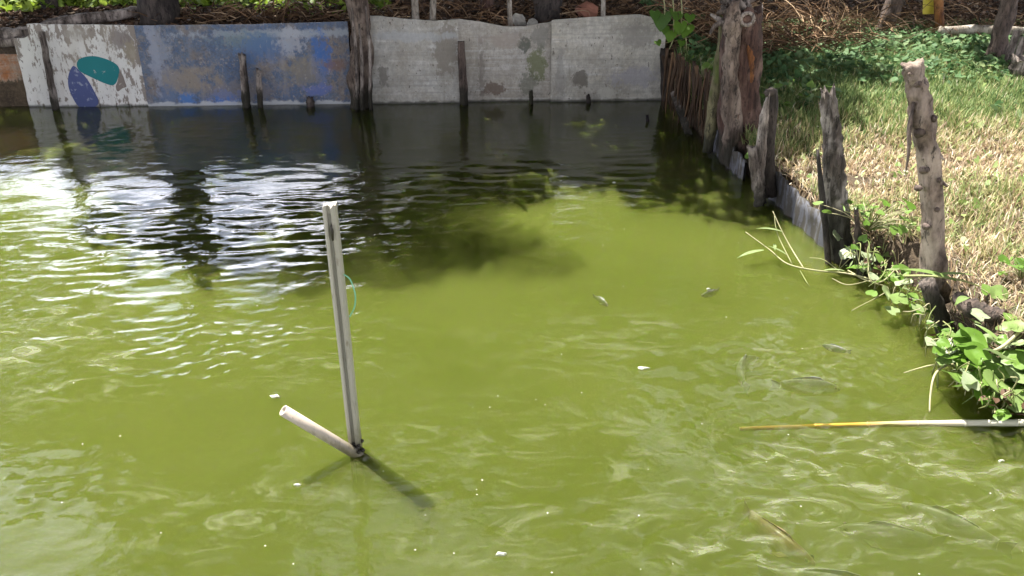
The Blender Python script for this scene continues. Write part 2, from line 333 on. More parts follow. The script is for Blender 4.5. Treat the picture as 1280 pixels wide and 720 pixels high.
def plain(name, col, rough=.5, bump=.2, var=.25, scale=20, stretch=(1, 1, 1), dark=None, dthr=.6):
    m = NT(name); a = m.noise(scale, 5, .6, stretch); c = m.mix(a, tuple(min(1, x * (1 + var)) for x in col), tuple(x * (1 - var) for x in col))
    if dark: c = m.mix(m.ramp(m.noise(scale * 2.2, 5, .7, stretch, (5, 5, 5)), [(dthr, 0), (dthr + .06, .9)]), c, dark)
    if 'pvc' in name:
        g = m.n('ShaderNodeNewGeometry'); q = m.n('ShaderNodeSeparateXYZ'); m.l(g.outputs['Position'], q.inputs[0]); nn = m.noise(30, 6, .75, (1, 1, .3), (7, 1, 1))
        zz = m.math('ADD', q.outputs[2], m.math('MULTIPLY', m.math('SUBTRACT', nn, .5), .30)); c = m.mix(m.math('MULTIPLY', m.math('SUBTRACT', 1.0, m.sstep(zz, .0, .17)), .85), c, (.10, .09, .04)); c = m.mix(m.ramp(nn, [(.56, 0), (.66, .55)]), c, (.17, .15, .11))
    m.color(c); m.rough(rough); m.bump(a, bump, .005); return m.m
MAT['pvc'] = plain('aged_pvc', (.40, .38, .33), .45, .2, .14, 9, (1, 1, .3), (.26, .23, .17), .63)
MAT['pvc_groove'] = plain('pvc_groove', (.26, .25, .22), .6, .2, .2, 14)
MAT['pvc_stub'] = plain('cream_pvc', (.47, .41, .35), .4, .2, .15, 14, (1, 1, 1), (.26, .20, .16), .62)
MAT['sludge'] = plain('black_sludge', (.022, .018, .012), .4, .8, .5, 60)
MAT['string'] = plain('green_string', (.20, .52, .36), .6, 0, .1)
MAT['bamboo'] = plain('bleached_bamboo', (.60, .57, .47), .4, .2, .10, 16, (.2, 1, 1), (.42, .36, .22), .66)
def cane_mat():
    m = NT('bamboo_cane'); X = m.xyz(); a = m.noise(16, 5, .6, (.2, 1, 1)); f = m.sstep(m.math('ADD', X[0], m.math('MULTIPLY', a, .5)), 1.75, 2.4)
    c = m.mix(f, (.42, .25, .03), (.62, .60, .50)); c = m.mix(m.ramp(a, [(.5, 0), (.7, .5)]), c, (.34, .24, .10)); m.color(c); m.rough(.4); m.bump(a, .2, .004); return m.m
MAT['bamboo'] = cane_mat()
MAT['zinc'] = plain('weathered_liner', (.085, .088, .105), .7, .9, .5, 9, (1, 1, .25), (.035, .030, .022), .47)
MAT['stone'] = plain('pale_stone', (.42, .40, .36), .8, .8, .4, 16)
MAT['brickred'] = plain('terracotta', (.34, .15, .10), .8, .5, .3, 20)
MAT['yellow'] = plain('yellow_plastic', (.55, .46, .05), .5, .1, .2, 10)
MAT['pink'] = plain('faded_pink', (.55, .36, .36), .6, .2, .2, 14)
MAT['fish'] = plain('grey_fish_skin', (.24, .25, .22), .28, .5, .4, 40, (1, 1, 1), (.05, .06, .05), .6)
MAT['fish_rust'] = plain('rusty_fish_skin', (.24, .17, .09), .3, .5, .4, 36, (1, 1, 1), (.08, .06, .04), .6)
MAT['foam'] = plain('foam_scrap', (.55, .57, .46), .5, .2, .15, 20)

def water_mat():
    m = NT('green_pond_water'); t = m.t
    n1 = m.noise(.8, 5, .6, (1, 1, 0)); n2 = m.noise(3.0, 5, .65, (.5, 1, 0), (4, 0, 0), None, .6)
    deep = m.mix(m.ramp(n1, [(.35, 0), (.66, 1)]), (.032, .040, .008), (.056, .062, .015))
    c = m.mix(m.ramp(n2, [(.5, 0), (.75, .45)]), deep, (.062, .071, .022))
    X = m.xyz(); fz = m.noise(5.5, 6, .7, (.55, 1.3, 0), (1, 5, 0), None, 1.6); gleam = None
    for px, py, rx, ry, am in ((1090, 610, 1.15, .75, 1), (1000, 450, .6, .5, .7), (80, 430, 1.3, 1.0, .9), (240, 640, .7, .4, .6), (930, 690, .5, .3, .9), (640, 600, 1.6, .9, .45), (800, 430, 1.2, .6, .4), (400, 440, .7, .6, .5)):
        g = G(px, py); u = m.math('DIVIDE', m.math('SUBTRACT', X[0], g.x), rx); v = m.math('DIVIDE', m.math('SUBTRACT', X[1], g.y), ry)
        q = m.math('MULTIPLY', m.math('SUBTRACT', 1.0, m.sstep(m.math('SQRT', m.math('ADD', m.math('MULTIPLY', u, u), m.math('MULTIPLY', v, v))), .2, 1.0)), am); gleam = q if gleam is None else m.math('MAXIMUM', gleam, q)
    gleam = m.math('MULTIPLY', gleam, m.ramp(fz, [(.50, 0), (.57, .35), (.64, 1.)])); c = m.mix(gleam, c, (.24, .245, .18))  # sky gleams painted into the water colour as pale streaks
    m.color(c); m.rough(.9); m.b.inputs['Specular IOR Level'].default_value = 0
    m.b.inputs['Subsurface Weight'].default_value = 1.0; m.b.inputs['Subsurface Radius'].default_value = (.6, 1.0, .25); m.b.inputs['Subsurface Scale'].default_value = .06
    tr = m.n('ShaderNodeBsdfTransparent'); tr.inputs[0].default_value = (.95, 1, .85, 1)
    mi = m.n('ShaderNodeMixShader'); mi.inputs[0].default_value = .58; m.l(m.b.outputs[0], mi.inputs[1]); m.l(tr.outputs[0], mi.inputs[2])
    gl = m.n('ShaderNodeBsdfGlossy'); gl.inputs['Roughness'].default_value = .03; gl.inputs[0].default_value = (1, 1, 1, 1)
    fr = m.n('ShaderNodeFresnel'); fr.inputs['IOR'].default_value = 1.34
    mo = m.n('ShaderNodeMixShader'); m.l(fr.outputs[0], mo.inputs[0]); m.l(mi.outputs[0], mo.inputs[1]); m.l(gl.outputs[0], mo.inputs[2])
    b = m.n('ShaderNodeBump'); b.inputs['Strength'].default_value = .35; b.inputs['Distance'].default_value = .004
    m.l(m.noise(26, 3, .5, (.8, 1, 1)), b.inputs['Height'])
    m.l(b.outputs[0], gl.inputs['Normal']); m.l(b.outputs[0], fr.inputs['Normal'])
    m.l(mo.outputs[0], m.out.inputs[0])
    v = m.n('ShaderNodeVolumePrincipled'); v.inputs['Color'].default_value = (.55, .605, .20, 1); v.inputs['Density'].default_value = 8.0
    v.inputs['Anisotropy'].default_value = .15; m.l(v.outputs[0], m.out.inputs['Volume'])
    return m.m
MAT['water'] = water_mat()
MAT['bed'] = plain('pond_bed_mud', (.09, .10, .03), .9, .5, .3, 3)

# ------------------------------------------------------------------ pond outline and terrain
bank_px = [(842, 138), (868, 168), (893, 189), (930, 222), (968, 250), (1003, 287), (1045, 322), (1085, 345), (1118, 362), (1150, 396), (1172, 436), (1196, 470), (1236, 505), (1290, 530)]
bank = [G(*p) for p in bank_px]
LEFTW = WL - WD * 6.5
POND = [(-9.5, -4), (LEFTW.x - 2, LEFTW.y), tuple((WL - WN * .03).xy), tuple((WR - WN * .03).xy)] + [tuple(p.xy) for p in bank] + [(2.62, 2.3), (3.0, 1.2), (3.4, -4)]
POND = np.array(POND)
def sdf(X, Y):
    """distance to the water's edge, negative over the pond"""
    X = np.asarray(X, float); Y = np.asarray(Y, float)
    D = np.full(X.shape, 1e9); ins = np.zeros(X.shape, bool); n = len(POND)
    for i in range(n):
        ax, ay = POND[i]; bx, by = POND[(i + 1) % n]
        t = np.clip(((X - ax) * (bx - ax) + (Y - ay) * (by - ay)) / ((bx - ax) ** 2 + (by - ay) ** 2), 0, 1)
        D = np.minimum(D, np.hypot(X - ax - t * (bx - ax), Y - ay - t * (by - ay)))
        c = ((ay > Y) != (by > Y)) & (X < (bx - ax) * (Y - ay) / (by - ay + 1e-12) + ax); ins ^= c
    return np.where(ins, -D, D)
def sm(x, a, b):
    t = np.clip((x - a) / (b - a), 0, 1); return t * t * (3 - 2 * t)
def vnoise(X, Y, s, seed):
    r = np.random.default_rng(seed); out = np.zeros(np.shape(X))
    for k in range(14):
        a = r.uniform(0, 2 * pi); f = s * r.uniform(.5, 1.9); out = out + np.sin(f * (np.cos(a) * X + np.sin(a) * Y) + r.uniform(0, 6.28))
    return out / 14 ** .5
def gh(X, Y):
    X = np.asarray(X, float); Y = np.asarray(Y, float)
    d = sdf(X, Y)
    behind = sm(Y, 9.0, 9.9) * (1 - sm(X, 1.6, 3.0))
    top = .24 + .12 * sm(d, .1, 1.5) + .10 * sm(Y, 6, 10) + .32 * behind
    top = top + .025 * vnoise(X, Y, 2.2, 3) + .012 * vnoise(X, Y, 9, 4)
    wdt = .07 + .18 * (1 - sm(Y, 4.6, 5.2)) * (1 - sm(np.abs(X - 2), 1, 2.5))
    k = sm(d, -.02, 1.0 * wdt)
    return -.75 + (top + .75) * k
def gz(x, y): return float(gh(np.array([x]), np.array([y]))[0])
def axis(a, b, step, far, k=1.35):
    mid = list(np.arange(a, b + step / 2, step)); lo = []; s = step; x = a
    while x > -far: s *= k; x -= s; lo.append(x)
    hi = []; s = step; x = mid[-1]
    while x < far: s *= k; x += s; hi.append(x)
    return np.array(lo[::-1] + mid + hi)
def grid(xs, ys, Z):
    X, Y = np.meshgrid(xs, ys); V = np.stack([X.ravel(), Y.ravel(), Z.ravel()], 1); nx = len(xs); ny = len(ys)
    i = np.arange(nx - 1)[None, :] + nx * np.arange(ny - 1)[:, None]; i = i.ravel()
    return V, np.stack([i, i + 1, i + nx + 1, i + nx], 1)
xs = np.unique(np.concatenate([axis(-6.5, 6.5, .07, 600)])); ys = axis(1.5, 13, .07, 600)
GX, GY = np.meshgrid(xs, ys); V, F = grid(xs, ys, gh(GX, GY))
tag(link('ground', np_mesh('ground', V, F), mat=MAT['earth']), 'brown earth bank and yard around the pond', kind='structure')

# ------------------------------------------------------------------ water
def waves(X, Y):
    def band(seed, n, lam0, lam1, ang, spread):
        r = np.random.default_rng(seed); h = np.zeros_like(X)
        for _ in range(n):
            lam = math.exp(r.uniform(math.log(lam0), math.log(lam1))); a = ang + r.normal(0, spread); k = 2 * pi / lam
            ph = r.uniform(0, 6.28); wob = .35 * lam * vnoise(X, Y, 1.4, int(r.integers(1e6)))
            h += lam * np.sin(k * (np.cos(a) * X + np.sin(a) * Y + wob * .4) + ph)
        return h / n ** .5 / 6.28
    d2 = lambda cx, cy, rx, ry: np.exp(-(((X - cx) / rx) ** 2 + ((Y - cy) / ry) ** 2))
    def at(px, py, rx, ry): g = G(px, py); return d2(g.x, g.y, rx, ry)
    patchy = .5 + .5 * np.clip(vnoise(X, Y, 2.2, 77) * .9, -1, 1); patchy2 = .5 + .5 * np.clip(vnoise(X, Y, 4.5, 78), -1, 1)
    left = np.clip(at(190, 300, 1.9, 1.7) + .8 * at(0, 470, 1.4, 1.6) + .35 * at(150, 640, 1.3, .9), 0, 1.3)
    right = np.clip(at(1080, 640, 1.3, .8) + .8 * at(1100, 470, 1.0, .8) + .5 * at(900, 600, .8, .7), 0, 1.3)
    back = at(620, 225, 2.6, .9)
    calm = 1 - sm(Y, 8.0, 9.3) * .75
    h = band(1, 26, .09, .23, pi / 2, .30) * .13 * (np.clip(at(215, 280, 1.3, 1.35), 0, 1) * (.35 + 1.1 * patchy) + left * .07 + .02)
    h += band(8, 14, .26, .60, pi / 2 + .2, .5) * .055 * (np.clip(at(215, 290, 1.7, 1.5), 0, 1) + .10)
    h += band(9, 26, .035, .085, pi / 2, 1.1) * .05 * (.25 + patchy2 ** 2) * (.5 + left)
    h += band(2, 16, .05, .12, pi / 2 + .3, .7) * .11 * (left * patchy * .8 + .02)
    h += band(3, 22, .10, .30, 1.0, 1.0) * .30 * right * patchy * 1.0
    h += band(4, 26, .055, .13, .6, 1.6) * .40 * right * patchy2 ** 2
    h += band(5, 16, .14, .3, pi / 2, .25) * .055 * back
    lm = np.clip(at(120, 560, 1.3, 1.0) + .3 * at(330, 450, .9, .7), 0, 1)
    h += band(7, 22, .055, .14, 1.9, .8) * .24 * lm * patchy2 ** 3
    h += band(6, 12, .08, .35, 1.2, .9) * .034 * (.3 + patchy)
    h *= calm
    # rings and swirls thrown up by fish
    for px, py, amp, lam, rad in ((925, 445, .004, .08, .22), (1012, 468, .004, .07, .20), (888, 362, .002, .05, .12), (750, 372, .002, .05, .12), (965, 660, .005, .08, .25), (1190, 630, .005, .08, .3), (920, 530, .005, .06, .14), (1250, 560, .005, .06, .12), (447, 566, .0010, .05, .2), (1045, 435, .003, .06, .1), (1100, 600, .004, .09, .3), (340, 500, .0015, .05, .12)):
        g = G(px, py); r = np.hypot(X - g.x, Y - g.y); h += amp * np.cos(2 * pi * r / lam) * np.exp(-(r / rad) ** 2)
    return h
wx = axis(-5.2, 4.2, .022, 10, 1.5); wy = axis(1.9, 10.0, .020, 5, 1.5)
wx = wx[(wx > -9.6) & (wx < 7)]; wy = wy[(wy > -4.2) & (wy < 10.4)]
X, Y = np.meshgrid(wx, wy); V, F = grid(wx, wy, waves(X, Y))
nx, ny = len(wx), len(wy); n0 = len(V)
rim = np.concatenate([np.arange(nx), nx * np.arange(1, ny) + nx - 1, (ny - 1) * nx + np.arange(nx - 2, -1, -1), nx * np.arange(ny - 2, 0, -1)])
VB = V[rim].copy(); VB[:, 2] = -.68; c0 = n0 + len(rim); V = np.concatenate([V, VB, [[0, 3, -.68]]])
a = np.arange(len(rim)); b = (a + 1) % len(rim)
side = np.stack([rim[b], rim[a], n0 + a, n0 + b], 1); me = bpy.data.meshes.new('water')
F4 = np.concatenate([F, side]); F3 = np.stack([n0 + b, n0 + a, np.full(len(a), c0)], 1)
loops = np.concatenate([F4.ravel(), F3.ravel()]).astype(np.int32); tot = np.concatenate([np.full(len(F4), 4), np.full(len(F3), 3)]).astype(np.int32)
me.vertices.add(len(V)); me.vertices.foreach_set('co', V.astype(np.float32).ravel()); me.loops.add(len(loops)); me.loops.foreach_set('vertex_index', loops)
me.polygons.add(len(tot)); me.polygons.foreach_set('loop_start', np.concatenate([[0], np.cumsum(tot)[:-1]]).astype(np.int32))
sf = np.zeros(len(tot), bool); sf[:len(F)] = True; me.polygons.foreach_set('use_smooth', sf); me.update(calc_edges=True)
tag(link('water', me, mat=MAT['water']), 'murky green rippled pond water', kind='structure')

# ------------------------------------------------------------------ wall panels
def panel(name, label, mat, px0, px1, top, off=0.0, thick=.03, bulge=.015, seed=0, lean=0.0, extra=None, bottom=-.4):
    """upright sheet on the wall line; top = [(px, py)...] traced top edge"""
    nu, nz = 60, 22; us = np.linspace(UZ(px0, 130, off)[0], UZ(px1, 130, off)[0], nu)
    tu = [UZ(*p, off)[0] for p in top]; tz = [UZ(*p, off)[1] for p in top]
    V = []; F = []
    for s_ in (0, 1):
        for i, u in enumerate(us):
            zt = float(np.interp(u, tu, tz)) + .006 * mn.noise(Vector((u * 9, seed, 0)))
            for j in range(nz):
                z = bottom + (zt - bottom) * j / (nz - 1)
                b = bulge * mn.noise(Vector((u * 1.1, z * 1.3, seed))) + .004 * mn.noise(Vector((u * 9, z * 9, seed))) + lean * max(z, 0)
                e = .008 * mn.noise(Vector((z * 7, seed * 3, 1))) if i in (0, nu - 1) else 0
                V.append((u + e, -off - b + s_ * thick, z))
    for i in range(nu - 1):
        for j in range(nz - 1):
            a = i * nz + j; F.append((a, a + nz, a + nz + 1, a + 1)); c = a + nu * nz; F.append((c, c + 1, c + nz + 1, c + nz))
    for i in range(nu - 1):
        a = i * nz + nz - 1; c = a + nu * nz; F.append((a, a + nz, c + nz, c)); a = i * nz; c = a + nu * nz; F.append((a, c, c + nz, a + nz))
    for j in range(nz - 1):
        for i in (0, nu - 1):
            a = i * nz + j; c = a + nu * nz; F.append((a, a + 1, c + 1, c) if i == 0 else (a, c, c + 1, a + 1))
    me = bpy.data.meshes.new(name); me.from_pydata(V, [], F); me.update(); me.materials.append(mat)
    o = bpy.data.objects.new(name, me); COL.objects.link(o); o.location = WL; o.rotation_euler = (0, 0, W_ANG)
    for p in me.polygons: p.use_smooth = False
    return tag(o, label, 'wall')
white = panel('wall_panel', 'white wall panel with peeling paint and a teal and a blue painted petal', MAT['white_panel'], 56, 186, [(50, 30), (60, 31), (120, 31), (186, 32)], 0, seed=1)
panel('wall_panel', 'narrow white peeling sheet left of the grey leaning post, beside the orange panel', MAT['white_panel'], 36, 62, [(30, 48), (40, 42), (52, 36), (64, 32)], -.04, seed=2)
panel('wall_panel', 'weathered blue and brown wall panel behind two short stakes', MAT['blue_panel'], 185, 442, [(180, 32), (300, 31), (445, 27)], .012, seed=3)
panel('wall_panel', 'smooth grey wall sheet with wavy top and horizontal streaks right of the thick trunk', MAT['sheet_a'], 452, 575, [(450, 20), (475, 20), (500, 23), (540, 26), (580, 24)], .035, seed=4)
panel('wall_panel', 'stained brownish grey wall sheet whose top edge sags, in the middle of the wall', MAT['sheet_b'], 566, 700, [(575, 24), (600, 27), (630, 33), (655, 33), (690, 27), (705, 27)], -.002, seed=5)
panel('wall_panel', 'pale grey wall sheet with raised top at the right end of the wall', MAT['sheet_c'], 688, 826, [(684, 27), (692, 25), (745, 21), (800, 18), (812, 21), (828, 22)], .040, seed=6)
panel('wall_panel', 'orange rusty sheet at the far left behind the waterside log', MAT['rust'], -330, 38, [(-340, 66), (0, 68), (40, 68)], -.10, seed=7)
# painted petals on the white panel (flat paint, 4 mm proud so that it never meets the sheet)
def petal(name, mat, outline, cut=None, off=.03):
    pts = [UZ(*p, off) for p in outline]; n = len(pts); sp = []
    for i in range(n):
        p0, p1, p2, p3 = (np.array(pts[(i + k - 1) % n]) for k in range(4))
        for t in (0, .34, .67): sp.append(tuple(.5 * ((2 * p1) + (p2 - p0) * t + (2 * p0 - 5 * p1 + 4 * p2 - p3) * t * t + (3 * p1 - p0 - 3 * p2 + p3) * t ** 3)))
    c = np.mean(sp, 0); m_ = len(sp); rings = 7; V = []; F = []
    for r in range(rings + 1):
        for (u, z) in sp:
            q = c + (np.array((u, z)) - c) * r / rings
            b = .015 * mn.noise(Vector((q[0] * 1.1, q[1] * 1.3, 1))) + .004 * mn.noise(Vector((q[0] * 9, q[1] * 9, 1)))
            V.append((q[0], -b - .0045, q[1]))
    for r in range(rings):
        for i in range(m_): j = (i + 1) % m_; F.append((r * m_ + i, r * m_ + j, (r + 1) * m_ + j, (r + 1) * m_ + i))
    me = bpy.data.meshes.new(name); me.from_pydata(V, [], F); me.materials.append(mat)
    o = bpy.data.objects.new(name, me); COL.objects.link(o); o.parent = white; return o
petal('painted_petal', MAT['teal'], [(94.5, 82), (97, 75), (106, 71.5), (118, 71), (133, 75), (144, 81), (148, 88), (146, 99), (141, 107), (130, 105), (112, 97), (99, 90)])['label'] = 'teal painted petal'
petal('worn_paint_patch', MAT['wornpaint'], [(148, 90), (152, 94), (155, 103), (157, 109), (152, 111), (146, 115), (143.5, 109), (146, 102)])
petal('painted_petal', MAT['navy'], [(91, 83), (98, 89), (107, 99), (115, 112), (122, 127), (118, 134), (104, 136), (96, 133), (89, 122), (84, 108), (84, 96), (87, 87)])['label'] = 'blue painted petal with white scuffs'

# ------------------------------------------------------------------ posts and stakes in front of the wall
def post(name, label, cat, pts, radii, mat, sides=18, rough=.35, groove=.10, seed=0, jag=.015, flat=1, group=None, n=None):
    mb = MB(); tube(mb, pts, radii, sides, n or 14, rough, groove, seed, jag, flat)
    return tag(mb.build(name, mat), label, cat, group)
def down(p, z=-.35, top=None):
    """foot continued straight below the water or soil"""
    p = Vector(p); return Vector((p.x, p.y, z))
def stake(name, label, cat, top_px, base_px, wpx, mat, off=.10, **k):
    t = Wp(*top_px, off); b = Wp(*base_px, off); d = (b - t); foot = b + d.normalized() * .35
    sc = FPX / (Vector((0, cos(PITCH), -sin(PITCH))).dot(b - Vector((0, 0, CAM_H)))); r = wpx / 2 / sc
    return post(name, label, cat, [foot, b, (b + t) / 2, t], [r * 1.1, r * 1.05, r, r * .85], mat, **k)
stake('timber_post', 'grey weathered post leaning against the white peeling panel', 'post', (52, 40), (70, 138), 12, MAT['driftwood'], .09, seed=11, sides=10, flat=.5)
stake('stake', 'tall split grey stake in the pond before the blue panel', 'stake', (302, 68), (308, 132), 9, MAT['driftwood'], .12, seed=12, groove=.3, jag=.03)
stake('stake', 'shorter pale stake in the pond before the blue panel', 'stake', (323, 88), (325, 134), 7, MAT['driftwood'], .14, seed=13, groove=.3, jag=.03)
stake('stake', 'brown round stake in the pond before the smooth grey sheet', 'stake', (576, 52), (580, 130), 10, MAT['bark_brown'], .12, seed=14, rough=.2, groove=.05, jag=.006)
stake('stake', 'small dark mossy stub at the foot of the stained sheet', 'stake', (664, 114), (664, 131), 5, MAT['moss_wood'], .12, seed=15)
stake('stake', 'tiny black stub at the foot of the pale sheet', 'stake', (735, 119), (736, 129), 5, MAT['bark_dark'], .12, seed=16)
stake('stake', 'low dark rotten stub between the blue panel and the thick trunk', 'stake', (387, 122), (388, 133), 9, MAT['bark_dark'], .12, seed=17)
stake('stake', 'thin black stick end poking out of the dark water before the pale sheet', 'stake', (809, 144), (810, 156), 3.5, MAT['bark_dark'], 1.0, seed=18)
stake('timber_post', 'dark slender upright behind the raised sheet at the wall corner', 'post', (829, 60), (831, 132), 9, MAT['bark_dark'], .05, seed=19)

# fallen log along the top of the wall at the left
mb = MB(); L = [Vp(-90, 48, 9.75), Vp(0, 45, 9.8), Vp(45, 38, 9.82), Vp(90, 25, 10.0), Vp(150, 18, 10.3), Vp(200, 6, 10.9)]
tube(mb, L, [.085, .085, .07, .065, .06, .05], 12, 30, .4, .08, 21)
tag(mb.build('fallen_log', MAT['driftwood']), 'long grey log lying across the top of the white panel at the left', 'log')
mb = MB(); tube(mb, [Vp(-90, 54, 9.70), Vp(20, 52, 9.72), Vp(50, 40, 9.8)], [.05, .05, .03], 10, 14, .4, .08, 22)
tag(mb.build('fallen_branch', MAT['driftwood']), 'thinner pale branch under the long log at the left edge', 'branch')
mb = MB(); tube(mb, [Vp(235, 22, 11.4), Vp(280, 14, 11.6), Vp(350, 10, 11.8), Vp(430, 8, 12)], [.09, .10, .08, .04], 12, 20, .5, .1, 23)
tag(mb.build('fallen_log', MAT['bark_dark']), 'dark log lying in the litter behind the blue panel', 'log')
mb = MB(); tube(mb, [Vp(-60, 30, 11.0), Vp(60, 22, 11.2), Vp(130, 10, 11.6)], [.05, .05, .03], 10, 14, .4, .1, 24)
tag(mb.build('fallen_branch', MAT['bark_dark']), 'dark thin branch on the ground behind the long log', 'branch')

# ------------------------------------------------------------------ foliage builders
def rot_frames(n, rng, up_bias=0.0):
    a = rng.normal(size=(n, 3)); a[:, 2] = a[:, 2] * (1 - up_bias); a /= np.linalg.norm(a, axis=1)[:, None]
    b = rng.normal(size=(n, 3)); b -= (b * a).sum(1)[:, None] * a; b /= np.linalg.norm(b, axis=1)[:, None]
    return a, b, np.cross(a, b)
def leaf_quads(C, size, rng, up_bias=0.3, aspect=.45, fold=.12):
    n = len(C); a, b, c = rot_frames(n, rng, up_bias); s = (size * rng.uniform(.6, 1.3, n))[:, None]
    V = np.stack([C - a * s * .5, C + b * s * aspect * .5 + c * s * fold - a * s * .08, C + a * s * .5, C - b * s * aspect * .5 + c * s * fold - a * s * .08], 1).reshape(-1, 3)
    F = np.arange(4 * n).reshape(n, 4); return V, F
def crown_mesh(name, blobs, per, size, seed, flat=.7, tone=.5, hollow=.3):
    """blobs: (x,y,z,r); leaves grouped in clumps so that gaps show between them"""
    rng = np.random.default_rng(seed); Cs = []; T = []
    for (x, y, z, r) in blobs:
        nc = max(4, int(per / 14)); d = rng.normal(size=(nc, 3)); d /= np.linalg.norm(d, axis=1)[:, None]
        cc = d * (rng.uniform(hollow, 1, nc) ** .6)[:, None] * r * np.array([1, 1, flat]) + np.array([x, y, z])
        p = np.repeat(cc, 14, 0) + rng.normal(size=(nc * 14, 3)) * r * .16
        Cs.append(p); T.append(np.repeat(rng.uniform(-.25, .25, nc), 14) + tone + rng.uniform(-.2, .2, nc * 14))
    C = np.concatenate(Cs); T = np.clip(np.concatenate(T), 0, 1)
    V, F = leaf_quads(C, size, rng); return np_mesh(name, V, F, False, np.repeat(T, 4))
def tree(label, base, fork, r0, blobs, mat_bark, per=420, size=.20, seed=0, tone=.45, mid=None, group=None, leafmat='crown', name='tree'):
    base = Vector(base); fork = Vector(fork)
    t = thing(name, label, 'tree', base, group)
    mb = MB(); path = [base - Vector((0, 0, .3)), base + Vector((0, 0, .15))] + ([Vector(mid)] if mid else []) + [fork]
    tube(mb, path, [r0 * 1.35, r0 * 1.05, r0 * .95, r0 * .7] if mid else [r0 * 1.3, r0, r0 * .75], 16, 26, .35, .07, seed)
    mb.build('trunk', mat_bark, t)
    rnd = random.Random(seed)
    for (x, y, z, r) in blobs:
        e = Vector((x, y, z)); m_ = fork.lerp(e, .5) + Vector((rnd.uniform(-.3, .3), rnd.uniform(-.3, .3), rnd.uniform(0, .5)))
        lb = MB(); tube(lb, [fork - Vector((0, 0, .2)), m_, e], [r0 * .5, r0 * .28, .02], 6, 8, .2, 0, rnd.randint(0, 999))
        for _ in range(3):
            q = e + Vector((rnd.uniform(-1, 1), rnd.uniform(-1, 1), rnd.uniform(-.4, .5))) * r; tube(lb, [m_.lerp(e, .5), q], [r0 * .16, .01], 4, 3)
        lb.build('limb', mat_bark, t)
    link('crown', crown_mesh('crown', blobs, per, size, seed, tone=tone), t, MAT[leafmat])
    return t

# canopy that shades the back of the pond, the wall and the far grass: W on the ground -> P up along the sun
SX, SY = SUN_V.x / SUN_V.z, SUN_V.y / SUN_V.z
def up_sun(W, h): return (W[0] + SX * h, W[1] + SY * h, h)
front_px = [(20, 215), (70, 235), (120, 300), (180, 375), (260, 375), (330, 330), (400, 285), (470, 250), (560, 250), (640, 262), (770, 258), (870, 290), (960, 300), (1010, 215), (1090, 168), (1180, 165), (1290, 160), (1500, 150)]
fx = []; 
for p in front_px:
    g = G(p[0], p[1], .0 if p[0] < 1000 else .35); fx.append((g.x, g.y))
fx.sort(); FXx = [a for a, _ in fx]; FXy = [b for _, b in fx]
rnd = random.Random(5); shade = []
x = -5.2
while x < 9.0:
    yf = float(np.interp(x, FXx, FXy)); y = yf + .85
    ymax = 9.9 if x < -2.6 else 13.5
    while y < ymax:
        skip = (x < -4.4 and y < 7.7) or (x > 2.6 and rnd.random() < .50)
        if not skip:
            h = rnd.uniform(3.0, 4.7); jx, jy = rnd.uniform(-.25, .25), rnd.uniform(-.1, .35)
            p = up_sun((x + jx, y + jy), h); shade.append((*p, .80))
        y += .85
    x += .85
roots = {  # trunk foot in the picture, distance, fork height, radius, bark
    'a': (Vp(200, 31, 10.6), 2.2, .21, 'bark_dark', 'thick dark tree trunk rising behind the join of the white and blue panels'),
    'b': (Vp(66, 25, 11.4), 2.1, .09, 'bark_dark', 'slim dark tree rising behind the white panel, leftmost trunk of the yard'),
    'c': (Vp(685, 27, 10.8), 2.2, .15, 'bark_dark', 'dark upright tree behind the sagging top of the stained sheet'),
    'd': (Vp(1108, 30, 11.6), 2.2, .12, 'bark_brown', 'brown tree leaning right behind the green creeper patch'),
    'e': (Vp(1243, 72, 9.6), 2.0, .085, 'bark_brown', 'slim brown tree at the right among the creepers, beside the leaning grey boards'),
}
own = {k: [] for k in roots}
for s_ in shade:
    k = min(roots, key=lambda q: (roots[q][0].x + SX * 4 * .6 - s_[0]) ** 2 + (roots[q][0].y - s_[1]) ** 2 * .6); own[k].append(s_)
# canopy that overhangs the left of the yard and darkens the lower reflections
own['a'] += [(-6.6, 12.2, 4.7, .85), (-5.0, 12.4, 4.9, .8), (-3.3, 12.1, 4.6, .7), (-6.0, 11.6, 5.9, .9), (-4.9, 11.9, 6.4, 1.0), (-3.6, 11.6, 5.8, .9), (-2.6, 11.8, 6.6, 1.0), (-4.3, 11.3, 7.4, 1.0)]
for i, (k, (p, fh, r, bk, lab)) in enumerate(roots.items()):
    z = gz(p.x, p.y); b = Vector((p.x, p.y, z)); lean = {'d': .55, 'b': -.35, 'e': .12}.get(k, 0)
    tree(lab, b, b + Vector((lean, -.1, fh)), r, own[k], MAT[bk], 700, .20, 40 + i, .45, mid=tuple(b + Vector((lean * .35, 0, fh * .45))))

